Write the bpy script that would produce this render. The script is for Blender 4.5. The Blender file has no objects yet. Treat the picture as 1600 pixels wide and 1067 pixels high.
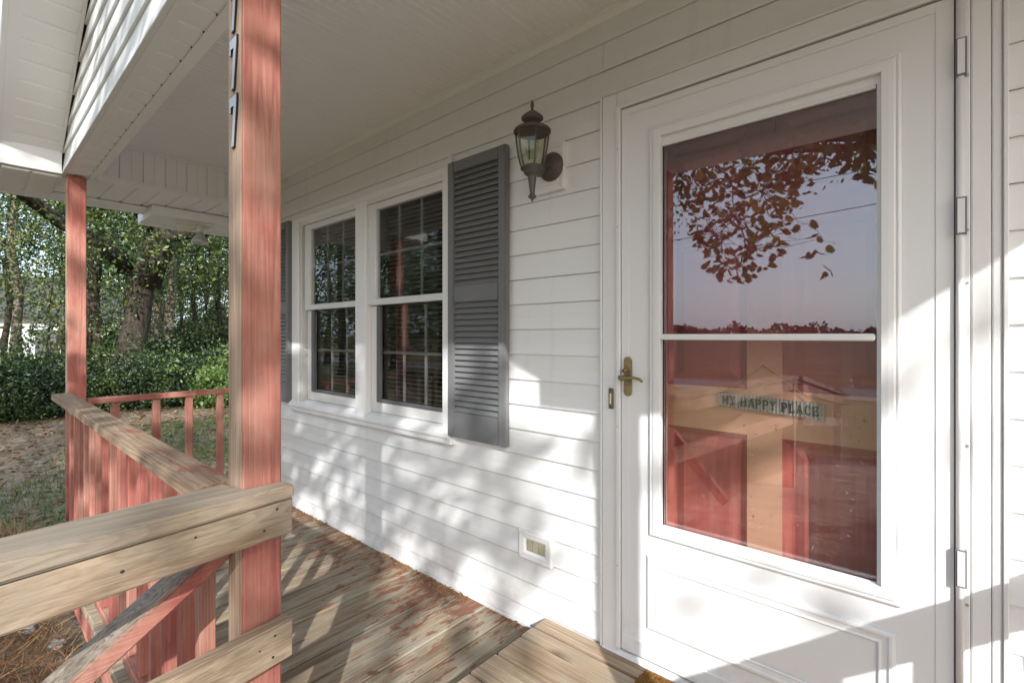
import bpy, bmesh, math, random
import numpy as np
from mathutils import Vector, Matrix
R = math.radians
C = bpy.context.scene.collection
S = bpy.context.scene
random.seed(7)

# ------------------------------------------------------------------ camera
CZ = 1.29
cd = bpy.data.cameras.new('camera'); cam = bpy.data.objects.new('camera', cd); C.objects.link(cam)
cd.sensor_width = 36; cd.lens = 36 * 750 / 1600; cd.shift_y = -8.5 / 1600
cd.clip_start = .02; cd.clip_end = 3000
cam.location = (0, -1.64, CZ)
cam.rotation_euler = (R(90), 0, math.pi / 2 - math.atan2(857, 750))
S.camera = cam
# ------------------------------------------------------------------ world, sun, exposure
SUN = Vector((1.129, -1, .85)).normalized()
w = bpy.data.worlds.new('World'); S.world = w; w.use_nodes = True
nt = w.node_tree; nt.nodes.clear()
sky = nt.nodes.new('ShaderNodeTexSky'); sky.sky_type = 'NISHITA'; sky.sun_disc = False
sky.sun_elevation = math.asin(SUN.z); sky.sun_rotation = math.atan2(SUN.x, SUN.y)
sky.air_density = 1.0; sky.dust_density = 2.5; sky.ozone_density = 1.0
hs = nt.nodes.new('ShaderNodeHueSaturation'); hs.inputs['Saturation'].default_value = .9
bg = nt.nodes.new('ShaderNodeBackground'); bg.inputs[1].default_value = .13
wo = nt.nodes.new('ShaderNodeOutputWorld')
nt.links.new(sky.outputs[0], hs.inputs['Color']); veil = nt.nodes.new('ShaderNodeMixRGB'); veil.inputs[0].default_value = .5; veil.inputs[2].default_value = (5.6, 6.7, 8.1, 1)   # thin high cloud
nt.links.new(hs.outputs[0], veil.inputs[1]); nt.links.new(veil.outputs[0], bg.inputs[0]); nt.links.new(bg.outputs[0], wo.inputs[0])
sl = bpy.data.lights.new('sun', 'SUN'); sl.energy = 3.0; sl.angle = R(.53); sl.color = (1, .985, .96)
so = bpy.data.objects.new('sun', sl); C.objects.link(so); so.rotation_euler = SUN.to_track_quat('Z', 'Y').to_euler(); so.location = (12, -12, 12)
S.view_settings.view_transform = 'Standard'; S.view_settings.look = 'None'; S.view_settings.gamma = 1
S.view_settings.use_curve_mapping = False
S.view_settings.exposure = 1.12
S.render.engine = 'CYCLES'
S.cycles.max_bounces = 10; S.cycles.diffuse_bounces = 5; S.cycles.transparent_max_bounces = 16; S.cycles.glossy_bounces = 4
S.cycles.use_denoising = True; S.cycles.sample_clamp_indirect = 6

# ------------------------------------------------------------------ materials
class NM:
    def __init__(s, name):
        s.m = bpy.data.materials.new(name); s.m.use_nodes = True
        s.t = s.m.node_tree; s.b = s.t.nodes['Principled BSDF']; s.out = s.t.nodes['Material Output']
    def n(s, typ, **kw):
        x = s.t.nodes.new('ShaderNode' + typ)
        for k, v in kw.items():
            if k in x.inputs: x.inputs[k].default_value = v
            else: setattr(x, k, v)
        return x
    def l(s, a, b): s.t.links.new(a, b)
    def coord(s, scale=(1, 1, 1), kind='Object', rnd=True):
        tc = s.n('TexCoord'); mp = s.n('Mapping'); mp.inputs['Scale'].default_value = scale
        if kind == 'World':
            g = s.n('NewGeometry'); s.l(g.outputs['Position'], mp.inputs[0]); return mp.outputs[0]
        if rnd:
            oi = s.n('ObjectInfo'); cx = s.n('CombineXYZ'); mu = s.n('Math', operation='MULTIPLY'); mu.inputs[1].default_value = 37.
            s.l(oi.outputs['Random'], mu.inputs[0])
            for i in range(3): s.l(mu.outputs[0], cx.inputs[i])
            ad = s.n('VectorMath', operation='ADD'); s.l(tc.outputs[kind], ad.inputs[0]); s.l(cx.outputs[0], ad.inputs[1])
            s.l(ad.outputs[0], mp.inputs[0])
        else: s.l(tc.outputs[kind], mp.inputs[0])
        return mp.outputs[0]
    def noise(s, vec, scale, detail=4, rough=.55, dist=0):
        x = s.n('TexNoise'); x.inputs['Scale'].default_value = scale; x.inputs['Detail'].default_value = detail
        x.inputs['Roughness'].default_value = rough; x.inputs['Distortion'].default_value = dist
        s.l(vec, x.inputs['Vector']); return x.outputs['Fac']
    def ramp(s, fac, stops, interp='LINEAR'):
        x = s.n('ValToRGB'); x.color_ramp.interpolation = interp
        e = x.color_ramp.elements
        while len(e) < len(stops): e.new(.5)
        for i, (p, c) in enumerate(stops):
            e[i].position = p; e[i].color = tuple(c) + (1,) if hasattr(c, '__len__') else (c, c, c, 1)
        s.l(fac, x.inputs[0]); return x.outputs[0]
    def mix(s, fac, a, b, mode='MIX'):
        x = s.n('MixRGB', blend_type=mode)
        for i, v in ((0, fac), (1, a), (2, b)):
            if hasattr(v, 'is_output'): s.l(v, x.inputs[i])
            elif i == 0: x.inputs[0].default_value = v
            else: x.inputs[i].default_value = tuple(v) + (1,)
        return x.outputs[0]
    def math(s, op, a, b=0):
        x = s.n('Math', operation=op)
        for i, v in ((0, a), (1, b)):
            if hasattr(v, 'is_output'): s.l(v, x.inputs[i])
            else: x.inputs[i].default_value = v
        return x.outputs[0]
    def bump(s, h, strength=.3, dist=.01):
        x = s.n('Bump'); x.inputs['Strength'].default_value = strength; x.inputs['Distance'].default_value = dist
        s.l(h, x.inputs['Height']); s.l(x.outputs[0], s.b.inputs['Normal'])
    def col(s, c):
        if hasattr(c, 'is_output'): s.l(c, s.b.inputs['Base Color'])
        else: s.b.inputs['Base Color'].default_value = tuple(c) + (1,)
    def set(s, rough=.5, metal=0, spec=.5):
        s.b.inputs['Roughness'].default_value = rough; s.b.inputs['Metallic'].default_value = metal
        s.b.inputs['Specular IOR Level'].default_value = spec; return s.m

def painted(name, c, rough=.4, dirt=.06, bump=.12, spec=.45):
    m = NM(name); v = m.coord((1, 1, 1), 'World')
    f1 = m.noise(v, 1.7, 3); f2 = m.noise(v, 60, 4)
    fac = m.ramp(f1, [(.3, 0.), (.8, 1.)])
    cc = m.mix(fac, c, [x * (1 - dirt) for x in c])
    spk = m.ramp(m.noise(v, 140, 2), [(.70, 0.), (.78, .35)])
    cc = m.mix(spk, cc, [x * .75 for x in c])
    if name == 'storm_door_enamel':
        sf = m.noise(m.coord((3, 3, 22), 'World'), 2.6, 5, .7); cc = m.mix(m.ramp(sf, [(.68, 0.), (.73, .22)]), cc, (.42, .41, .39))
        gz = m.n('NewGeometry'); sz = m.n('SeparateXYZ'); m.l(gz.outputs['Position'], sz.inputs[0]); mz = m.n('MapRange'); m.l(sz.outputs['Z'], mz.inputs[0])
        mz.inputs[1].default_value = .34; mz.inputs[2].default_value = .12; mz.inputs[3].default_value = 0; mz.inputs[4].default_value = .5
        cc = m.mix(m.math('MULTIPLY', mz.outputs[0], m.ramp(m.noise(v, 14, 6, .7), [(.45, 0.), (.7, 1.)])), cc, (.48, .43, .37))
    if name == 'white_vinyl':
        gz = m.n('NewGeometry'); sz = m.n('SeparateXYZ'); m.l(gz.outputs['Position'], sz.inputs[0]); mz = m.n('MapRange'); m.l(sz.outputs['Z'], mz.inputs[0])
        mz.inputs[1].default_value = .34; mz.inputs[2].default_value = .0; mz.inputs[3].default_value = 0; mz.inputs[4].default_value = .55
        cc = m.mix(m.math('MULTIPLY', mz.outputs[0], m.ramp(m.noise(v, 11, 6, .7), [(.42, 0.), (.68, 1.)])), cc, (.50, .44, .37))
        st = m.noise(m.coord((9, 9, .7), 'World'), 2.2, 4); cc = m.mix(m.ramp(st, [(.58, 0.), (.72, .12)]), cc, (.45, .43, .38))
    m.col(cc); m.bump(m.math('ADD', m.math('MULTIPLY', f2, .15), m.noise(v, 5, 2)), bump, .004)
    return m.set(rough, 0, spec)

def wood(name, light, dark, axis='X', rough=.75, fine=1., knots=.5, extra=None, grey=None, gscale=1., bump=.35, ring=.72):
    m = NM(name)
    sc = [14., 14., 14.]; sc['XYZ'.index(axis)] = .7
    v = m.coord(tuple(sc))
    g = m.noise(v, 1.6 * gscale, 6, .62, .35)
    sc2 = [55., 55., 55.]; sc2['XYZ'.index(axis)] = 1.4
    g2 = m.noise(m.coord(tuple(sc2)), 2.2 * gscale, 3, .6)
    base = m.ramp(g, [(.30, dark), (.52, light), (.72, [a * .82 + b * .18 for a, b in zip(light, dark)])])
    base = m.mix(m.ramp(g2, [(.42, 0.), (.68, .75 * fine)]), base, [x * .62 for x in dark])
    if knots:
        sk = [7., 7., 7.]; sk['XYZ'.index(axis)] = 2.6
        vo = m.n('TexVoronoi'); vo.inputs['Scale'].default_value = 1.; m.l(m.coord(tuple(sk)), vo.inputs['Vector'])
        kf = m.ramp(vo.outputs['Distance'], [(.05, knots), (.17, 0.)])
        base = m.mix(kf, base, [x * .35 for x in dark])
    if grey is not None:
        gf = m.ramp(m.noise(m.coord((3, 3, 3)), 1.3, 4), [(.42, 0.), (.62, .85)])
        base = m.mix(gf, base, grey)
    if extra: base = extra(m, base)
    sr = [7., 7., 7.]; sr['XYZ'.index(axis)] = .22
    rn = m.noise(m.coord(tuple(sr)), 1.5 * gscale, 2, .45, .25)
    rg = m.math('FRACT', m.math('MULTIPLY', rn, 26.))
    base = m.mix(m.math('MULTIPLY', m.ramp(rg, [(.0, .0), (.45, .05), (.84, .85 * fine), (.92, fine), (1., .1)]), m.ramp(m.noise(m.coord((3.5, 3.5, 3.5)), 1.4, 3), [(.30, .25), (.6, .95)])), base, [x * ring for x in dark])
    sc3 = [60., 60., 60.]; sc3['XYZ'.index(axis)] = 1.1
    g3 = m.noise(m.coord(tuple(sc3)), 1.5 * gscale, 2, .5, .5)
    msk = m.ramp(m.noise(m.coord((3., 3., 3.)), 1.1, 3), [(.38, .15), (.62, 1.)])
    base = m.mix(m.math('MULTIPLY', m.ramp(g3, [(.50, 0.), (.545, .7 * fine), (.62, .2 * fine)]), msk), base, [x * .55 for x in dark])
    oi = m.n('ObjectInfo'); hv = m.n('HueSaturation'); m.l(base, hv.inputs['Color'])
    m.l(m.math('ADD', m.math('MULTIPLY', oi.outputs['Random'], .3), .85), hv.inputs['Value'])
    m.col(hv.outputs[0])
    m.bump(m.math('ADD', m.math('ADD', m.math('MULTIPLY', g2, .8), g), m.math('MULTIPLY', rg, -.4)), bump, .004)
    return m.set(rough, 0, .25)

M = {}
M['vinyl'] = painted('white_vinyl', (.80, .805, .80), .38, .05, .22)
M['ceil'] = painted('ceiling_vinyl', (.87, .868, .86), .45, .04, .1)
M['trim'] = painted('white_trim_paint', (.80, .80, .795), .4, .05, .08)
M['door'] = painted('storm_door_enamel', (.78, .785, .79), .3, .03, .03, .5)
M['sash'] = painted('sash_vinyl', (.74, .74, .73), .42, .12, .1)
M['screen'] = painted('grey_screen_frame', (.13, .13, .135), .5, .1, .05)
M['grid'] = painted('grey_grid_bar', (.17, .175, .18), .45, .06, .03)
M['shutter'] = painted('grey_shutter_plastic', (.175, .178, .182), .5, .12, .2, .4)
M['gap'] = painted('dark_gap', (.03, .03, .03), .9, 0, 0)
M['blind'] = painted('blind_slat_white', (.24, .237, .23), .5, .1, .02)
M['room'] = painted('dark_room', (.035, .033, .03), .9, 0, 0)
M['tan'] = painted('vent_tan', (.42, .38, .27), .6, .2, .2)
M['black'] = painted('black_numeral_plastic', (.012, .012, .014), .35, .1, .05)
M['numface'] = painted('numeral_face_metal', (.34, .36, .40), .32, .1, .05)
M['shingle'] = painted('roof_shingle', (.09, .085, .08), .9, .4, .8)
M['scrap'] = painted('white_scrap', (.40, .37, .33), .8, .3, .6)
M['cord'] = painted('jute_cord', (.42, .30, .12), .9, .2, .3)
M['ink'] = painted('sign_black_paint', (.025, .024, .022), .7, .1, .1)
M['bulbwhite'] = painted('lamp_holder_white', (.72, .68, .6), .5, .12, .1)
M['nailhead'] = painted('nail_metal', (.25, .24, .22), .5, .1, .1)
def metal(name, c, c2, rough):
    m = NM(name); v = m.coord((1, 1, 1), 'World'); f = m.ramp(m.noise(v, 30, 5), [(.35, 0.), (.65, 1.)])
    m.col(m.mix(f, c, c2)); m.bump(m.noise(v, 220, 2), .2, .002); return m.set(rough, .45, .5)
M['bronze'] = metal('aged_bronze', (.115, .104, .10), (.14, .12, .108), .5)
M['rust'] = metal('rusty_bronze', (.14, .112, .098), (.11, .098, .092), .6)
M['brass'] = metal('dull_brass', (.34, .27, .13), (.2, .155, .075), .38)
M['chrome'] = metal('screw_steel', (.5, .5, .5), (.4, .4, .4), .35)
M['galv'] = metal('galvanised_tin', (.42, .44, .42), (.3, .32, .3), .45)

RED = ((.42, .15, .115), (.26, .07, .06))
def fade(m, base):
    f = m.ramp(m.noise(m.coord((4.5, 4.5, 1.7)), 1.2, 6, .65), [(.42, 0.), (.62, .8)])
    base = m.mix(f, base, (.47, .265, .195))
    f2 = m.ramp(m.noise(m.coord((20, 20, 1.0)), 1.1, 5), [(.54, 0.), (.66, .5)])
    return m.mix(f2, base, (.24, .065, .06))
def mildew(m, base):
    f = m.ramp(m.noise(m.coord((2.5, 2.5, 6)), 2.2, 6, .7), [(.56, 0.), (.70, .45)])
    base = m.mix(f, base, (.17, .165, .08))
    f2 = m.ramp(m.noise(m.coord((1.5, 1.5, 3)), 1.7, 3), [(.55, 0.), (.72, .5)])
    return m.mix(f2, base, (.27, .165, .075))
for a in 'XYZ':
    M['red' + a] = wood('red_stained_wood_' + a.lower(), RED[0], RED[1], a, .7, .42, .6, fade, bump=.4, ring=.85)
    M['pine' + a] = wood('new_pine_' + a.lower(), (.41, .32, .228), (.24, .16, .10), a, .72, .55, .8, mildew, (.31, .27, .215), 1.)
    M['grey' + a] = wood('weathered_wood_' + a.lower(), (.33, .28, .22), (.15, .11, .085), a, .85, .9, .4, None, (.28, .27, .25))
M['tanface'] = wood('bare_post_wood', (.50, .37, .27), (.33, .20, .14), 'Z', .75, .6, .3)
def capmix(m, base):
    g = m.n('NewGeometry'); nx = m.noise(m.coord((2.0, 8, 8), 'World'), 3, 6, .7)
    f = m.ramp(nx, [(.57, 0.), (.62, .9)])
    b = m.mix(f, base, (.30, .11, .075))
    f2 = m.ramp(m.noise(m.coord((3, 30, 30), 'World'), 3, 5, .7), [(.66, 0.), (.69, .85)])
    return m.mix(f2, b, (.68, .66, .62))
M['cap'] = wood('worn_cap_wood', (.40, .29, .20), (.20, .13, .085), 'X', .8, .7, .3, capmix)
def peel(m, base):
    g = m.n('NewGeometry'); sp = m.n('SeparateXYZ'); m.l(g.outputs['Position'], sp.inputs[0])
    nz = m.noise(m.coord((9, 2.6, 4), 'World'), 2.6, 8, .72, .3)
    nb = m.noise(m.coord((1, 1, 1), 'World'), 1.3, 2)
    mr = m.n('MapRange'); m.l(sp.outputs['Y'], mr.inputs[0])
    mr.inputs[1].default_value = -1.1; mr.inputs[2].default_value = .0; mr.inputs[3].default_value = -.17; mr.inputs[4].default_value = .10
    t = m.math('ADD', m.math('ADD', nz, mr.outputs[0]), m.math('MULTIPLY', m.math('SUBTRACT', nb, .5), .35))
    f = m.ramp(t, [(.575, 0.), (.60, .92)])
    red = m.mix(m.noise(m.coord((20, 3, 4), 'World'), 4, 4), (.14, .055, .035), (.27, .115, .075))
    gf = m.ramp(m.noise(m.coord((6, 1.5, 4), 'World'), 2.1, 6, .65), [(.45, 0.), (.6, .55)])
    base = m.mix(gf, base, (.37, .355, .29))
    return m.mix(f, base, red)
M['deck'] = wood('peeling_deck_wood', (.34, .265, .18), (.145, .098, .062), 'Y', .85, .5, .35, peel, bump=.4, ring=.9)
M['deckX'] = wood('ramp_plank_wood', (.33, .27, .2), (.18, .135, .1), 'X', .85, .8, .5)

def glass(name, ior, tint=(.93, .94, .93), rough=0.):
    m = NM(name); m.t.nodes.remove(m.b)
    tr = m.n('BsdfTransparent'); tr.inputs[0].default_value = tint + (1,)
    gl = m.n('BsdfGlossy'); gl.inputs['Roughness'].default_value = rough; gl.inputs[0].default_value = (1, 1, 1, 1)
    mx = m.n('MixShader'); lw = m.n('LayerWeight'); lw.inputs[0].default_value = .5
    fz = m.math('ADD', m.math('MULTIPLY', m.math('POWER', lw.outputs['Facing'], 4.0), 1 - ior), ior)
    v = m.coord((1, 1, 1), 'World', False); bp = m.n('Bump'); bp.inputs['Strength'].default_value = .008; bp.inputs['Distance'].default_value = .004
    m.l(m.noise(v, 2.5, 2), bp.inputs['Height']); m.l(bp.outputs[0], gl.inputs['Normal'])
    m.l(fz, mx.inputs[0]); m.l(tr.outputs[0], mx.inputs[1]); m.l(gl.outputs[0], mx.inputs[2])
    dd = m.n('BsdfDiffuse'); dd.inputs[0].default_value = (.55, .54, .52, 1); dm = m.n('MixShader'); v2 = m.coord((1, 1, 1), 'World', False)
    dust = m.math('ADD', m.math('MULTIPLY', m.ramp(m.noise(v2, 85, 2), [(.715, 0.), (.75, 1.)]), .22), m.math('MULTIPLY', m.ramp(m.noise(m.coord((12, 12, .8), 'World', False), 2.4, 4), [(.5, 0.), (.75, 1.)]), .018))
    m.l(dust, dm.inputs[0]); m.l(mx.outputs[0], dm.inputs[1]); m.l(dd.outputs[0], dm.inputs[2]); m.l(dm.outputs[0], m.out.inputs[0])
    return m.m
M['glass'] = glass('storm_glass', .105, (.95, .93, .94))
M['wglass'] = glass('window_glass', .032)
M['lglass'] = glass('lantern_glass', .04, (.86, .88, .80), .05)

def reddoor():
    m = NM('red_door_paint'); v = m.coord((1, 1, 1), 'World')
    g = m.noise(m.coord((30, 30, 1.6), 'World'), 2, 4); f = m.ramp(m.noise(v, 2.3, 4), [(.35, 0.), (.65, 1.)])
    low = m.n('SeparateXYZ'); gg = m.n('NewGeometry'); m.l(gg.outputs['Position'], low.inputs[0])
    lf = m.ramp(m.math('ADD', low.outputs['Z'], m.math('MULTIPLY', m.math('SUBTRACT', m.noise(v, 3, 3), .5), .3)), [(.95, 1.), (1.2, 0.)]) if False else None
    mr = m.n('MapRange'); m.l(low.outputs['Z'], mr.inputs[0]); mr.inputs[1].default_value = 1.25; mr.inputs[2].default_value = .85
    old = m.mix(f, (.28, .06, .07), (.31, .07, .075)); lit_faded = m.mix(f, (.43, .105, .085), (.50, .16, .125)); lit_faded = m.mix(m.ramp(g, [(.5, 0.), (.75, .4)]), lit_faded, (.62, .31, .22))  # shaded red for the top, sunlit and faded red below, light painted in
    b = m.mix(mr.outputs[0], old, lit_faded)
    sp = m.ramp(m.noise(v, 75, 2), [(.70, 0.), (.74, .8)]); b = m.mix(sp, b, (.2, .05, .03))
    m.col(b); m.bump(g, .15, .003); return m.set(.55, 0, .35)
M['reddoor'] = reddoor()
def stile():
    m = NM('faded_sunlit_door_stile'); v = m.coord((1, 1, 1), 'World')
    g = m.noise(m.coord((3, 30, 30), 'World'), 2, 4)
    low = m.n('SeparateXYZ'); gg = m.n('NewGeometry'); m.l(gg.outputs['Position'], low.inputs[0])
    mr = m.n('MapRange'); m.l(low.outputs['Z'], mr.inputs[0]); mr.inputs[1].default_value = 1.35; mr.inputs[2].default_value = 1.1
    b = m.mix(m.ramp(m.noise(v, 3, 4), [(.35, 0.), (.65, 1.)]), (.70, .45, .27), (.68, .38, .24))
    b = m.mix(mr.outputs[0], (.25, .05, .048), b)  # shade painted in above, sunlit faded tan below, blended by height
    sp = m.ramp(m.noise(v, 75, 2), [(.70, 0.), (.74, .8)]); b = m.mix(sp, b, (.25, .08, .04))
    m.col(b); m.bump(g, .1, .003); return m.set(.55, 0, .35)
M['stile'] = stile()
def coir():
    m = NM('coir_mat'); v = m.coord((1, 1, 1), 'World'); f = m.noise(v, 160, 3)
    m.col(m.ramp(f, [(.3, (.12, .055, .015)), (.6, (.38, .20, .06))])); m.bump(f, 1., .01); return m.set(.95, 0, .1)
M['coir'] = coir()
def bark(name, a, b):
    m = NM(name); f = m.noise(m.coord((7, 7, 1.5)), 2.5, 6, .65, .4)
    m.col(m.ramp(f, [(.3, a), (.65, b)])); m.bump(f, .9, .04); return m.set(.95, 0, .15)
M['bark'] = bark('oak_bark', (.02, .016, .012), (.085, .066, .05))
M['palebark'] = bark('pale_bark', (.10, .08, .06), (.30, .25, .20))
def leafmat(name, cols, tr=.35):
    m = NM(name); m.t.nodes.remove(m.b)
    v = m.coord((1, 1, 1), 'World'); f = m.noise(v, 1.15, 4, .6)
    wn = m.n('TexWhiteNoise'); m.l(m.n('NewGeometry').outputs['Random Per Island'], wn.inputs['Vector']) if False else None
    gi = m.n('NewGeometry'); mixf = m.math('ADD', m.math('MULTIPLY', f, .82), m.math('MULTIPLY', gi.outputs['Random Per Island'], .18))
    c = m.ramp(mixf, cols)
    d = m.n('BsdfDiffuse'); t = m.n('BsdfTranslucent'); mx = m.n('MixShader'); mx.inputs[0].default_value = tr
    g = m.n('BsdfGlossy'); g.inputs['Roughness'].default_value = .45; mx2 = m.n('MixShader'); mx2.inputs[0].default_value = .05
    m.l(c, d.inputs[0]); m.l(c, t.inputs[0]); m.l(d.outputs[0], mx.inputs[1]); m.l(t.outputs[0], mx.inputs[2])
    m.l(mx.outputs[0], mx2.inputs[1]); m.l(g.outputs[0], mx2.inputs[2]); m.l(mx2.outputs[0], m.out.inputs[0]); return m.m
M['leaf'] = leafmat('oak_leaf', [(.34, (.035, .08, .015)), (.48, (.075, .14, .025)), (.56, (.17, .2, .03)), (.63, (.45, .35, .05))], .5)
M['leafdark'] = leafmat('woodland_leaf', [(.36, (.012, .028, .008)), (.48, (.04, .085, .016)), (.575, (.13, .18, .035)), (.66, (.32, .33, .07))])
M['leafbush'] = leafmat('shrub_leaf', [(.36, (.010, .024, .008)), (.50, (.026, .06, .014)), (.60, (.09, .14, .03)), (.68, (.2, .23, .05))])
M['leafbright'] = leafmat('young_shrub_leaf', [(.25, (.07, .14, .03)), (.7, (.16, .24, .05))])
M['needle'] = leafmat('pine_needle_straw', [(.34, (.12, .06, .025)), (.5, (.27, .14, .055)), (.66, (.42, .27, .13))], .1)
M['litter'] = leafmat('fallen_leaf', [(.25, (.10, .055, .025)), (.6, (.26, .16, .08)), (.85, (.42, .33, .22))], .1)
M['grass'] = leafmat('grass_blade', [(.25, (.05, .10, .02)), (.6, (.11, .17, .04)), (.85, (.22, .22, .08))], .3)
M['farleaf'] = leafmat('far_tree_leaf', [(.25, (.03, .04, .02)), (.7, (.06, .07, .035))], .1)
def groundmat():
    m = NM('yard_ground'); v = m.coord((1, 1, 1), 'World')
    a = m.noise(v, .55, 6, .65); b = m.noise(v, 9, 6, .7)
    c = m.ramp(b, [(.3, (.11, .078, .05)), (.55, (.31, .245, .175)), (.75, (.47, .40, .31))])
    g = m.ramp(b, [(.3, (.05, .07, .02)), (.7, (.14, .15, .05))])
    gg = m.n('NewGeometry'); sp = m.n('SeparateXYZ'); m.l(gg.outputs['Position'], sp.inputs[0]); mr = m.n('MapRange')
    m.l(m.math('ADD', sp.outputs['Y'], m.math('MULTIPLY', a, 2.)), mr.inputs[0]); mr.inputs[1].default_value = -2.2; mr.inputs[2].default_value = -4.2
    lawn = m.ramp(b, [(.3, (.045, .052, .02)), (.7, (.16, .145, .065))])
    m.col(m.mix(mr.outputs[0], m.mix(m.ramp(a, [(.50, 0.), (.60, .8)]), c, g), lawn)); m.bump(b, .7, .05); return m.set(.95, 0, .1)
M['ground'] = groundmat()
def flat(name, a, b, sc=2.):
    m = NM(name); v = m.coord((1, 1, 1), 'World'); f = m.noise(v, sc, 6, .7); m.col(m.ramp(f, [(.3, a), (.7, b)])); m.bump(f, .5, .05); return m.set(.9, 0, .15)
M['road'] = flat('road_asphalt', (.12, .115, .11), (.2, .195, .185), 6)
M['field'] = flat('dry_field', (.055, .036, .018), (.15, .095, .04), .4)
M['lawn'] = flat('mown_grass', (.05, .055, .02), (.13, .11, .045), .9)

# ------------------------------------------------------------------ geometry helpers
class MB:
    def __init__(s): s.bm = bmesh.new()
    def hexa(s, p, mi=0):
        v = [s.bm.verts.new(q) for q in p]
        for f in ((3, 2, 1, 0), (4, 5, 6, 7), (0, 1, 5, 4), (1, 2, 6, 5), (2, 3, 7, 6), (3, 0, 4, 7)):
            fc = s.bm.faces.new([v[i] for i in f]); fc.material_index = mi
        return v
    def box(s, x0, x1, y0, y1, z0, z1, mi=0):
        x0, x1 = min(x0, x1), max(x0, x1); y0, y1 = min(y0, y1), max(y0, y1); z0, z1 = min(z0, z1), max(z0, z1)
        s.hexa([(x0, y0, z0), (x1, y0, z0), (x1, y1, z0), (x0, y1, z0), (x0, y0, z1), (x1, y0, z1), (x1, y1, z1), (x0, y1, z1)], mi); return s
    def prism(s, pts, axis, a, b, mi=0):   # polygon in the two other axes extruded along axis
        def P(q, t): return {'X': (t, q[0], q[1]), 'Y': (q[0], t, q[1]), 'Z': (q[0], q[1], t)}[axis]
        v0 = [s.bm.verts.new(P(q, a)) for q in pts]; v1 = [s.bm.verts.new(P(q, b)) for q in pts]; n = len(pts)
        s.bm.faces.new(v0).material_index = mi; s.bm.faces.new(v1[::-1]).material_index = mi
        for i in range(n): s.bm.faces.new((v0[i], v1[i], v1[(i + 1) % n], v0[(i + 1) % n])).material_index = mi
        return s
    def tube(s, pts, rad, n=8, cap=True, mi=0):
        pts = [Vector(p) for p in pts]; rad = rad if hasattr(rad, '__len__') else [rad] * len(pts); rings = []
        for i, p in enumerate(pts):
            d = (pts[min(i + 1, len(pts) - 1)] - pts[max(i - 1, 0)]).normalized()
            q = d.to_track_quat('Z', 'Y')
            rings.append([s.bm.verts.new(p + q @ Vector((math.cos(2 * math.pi * k / n) * rad[i], math.sin(2 * math.pi * k / n) * rad[i], 0))) for k in range(n)])
        for a, b in zip(rings, rings[1:]):
            for k in range(n):
                f = s.bm.faces.new((a[k], a[(k + 1) % n], b[(k + 1) % n], b[k])); f.smooth = True; f.material_index = mi
        if cap:
            s.bm.faces.new(rings[0][::-1]).material_index = mi; s.bm.faces.new(rings[-1]).material_index = mi
        return s
    def lathe(s, prof, c, axis='Z', n=24, smooth=True, phase=0., mi=0):
        rings = []
        for r, h in prof:
            ring = []
            for k in range(n):
                a = 2 * math.pi * k / n + phase; u, v = r * math.cos(a), r * math.sin(a)
                ring.append(s.bm.verts.new({'Z': (c[0] + u, c[1] + v, c[2] + h), 'Y': (c[0] + u, c[1] + h, c[2] + v), 'X': (c[0] + h, c[1] + u, c[2] + v)}[axis]))
            rings.append(ring)
        for a, b in zip(rings, rings[1:]):
            for k in range(n):
                f = s.bm.faces.new((a[k], a[(k + 1) % n], b[(k + 1) % n], b[k])); f.smooth = smooth; f.material_index = mi
        s.bm.faces.new(rings[0][::-1]); s.bm.faces.new(rings[-1]); return s
    def bevel(s, w=.003, seg=1):
        bmesh.ops.bevel(s.bm, geom=[e for e in s.bm.edges], offset=w, segments=seg, affect='EDGES', clamp_overlap=True); return s
    def xf(s, mat): bmesh.ops.transform(s.bm, matrix=mat, verts=s.bm.verts); return s

WL = {}
def wloc(p):
    return WL.get(p.name, Vector((0, 0, 0))) if p else Vector((0, 0, 0))
def finish(o, me, name, parent, org):
    o.location = org - wloc(parent); WL[o.name] = org
    if parent: o.parent = parent
def obj(name, mb, mat, parent=None, label=None, cat=None, group=None, kind=None):
    bm = mb.bm
    if not bm.verts: return None
    bmesh.ops.recalc_face_normals(bm, faces=bm.faces)
    co = np.array([v.co for v in bm.verts]); mn, mx = co.min(0), co.max(0); org = Vector((mn + mx) / 2)
    for v in bm.verts: v.co -= org
    me = bpy.data.meshes.new(name); bm.to_mesh(me); bm.free()
    for m in (mat if isinstance(mat, (list, tuple)) else [mat]): me.materials.append(m)
    o = bpy.data.objects.new(name, me); C.objects.link(o); finish(o, me, name, parent, org)
    tag(o, label, cat, group, kind); return o
def tag(o, label=None, cat=None, group=None, kind=None):
    for k, v in (('label', label), ('category', cat), ('group', group), ('kind', kind)):
        if v: o[k] = v
    return o
def thing(name, loc, label=None, cat=None, group=None, kind=None):
    o = bpy.data.objects.new(name, None); C.objects.link(o); o.location = loc; WL[o.name] = Vector(loc); o.empty_display_size = .1
    return tag(o, label, cat, group, kind)
def put(name, src, parent, loc):       # another object sharing src's mesh at a world place
    o = bpy.data.objects.new(name, src.data); C.objects.link(o); finish(o, src.data, name, parent, Vector(loc)); return o
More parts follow.
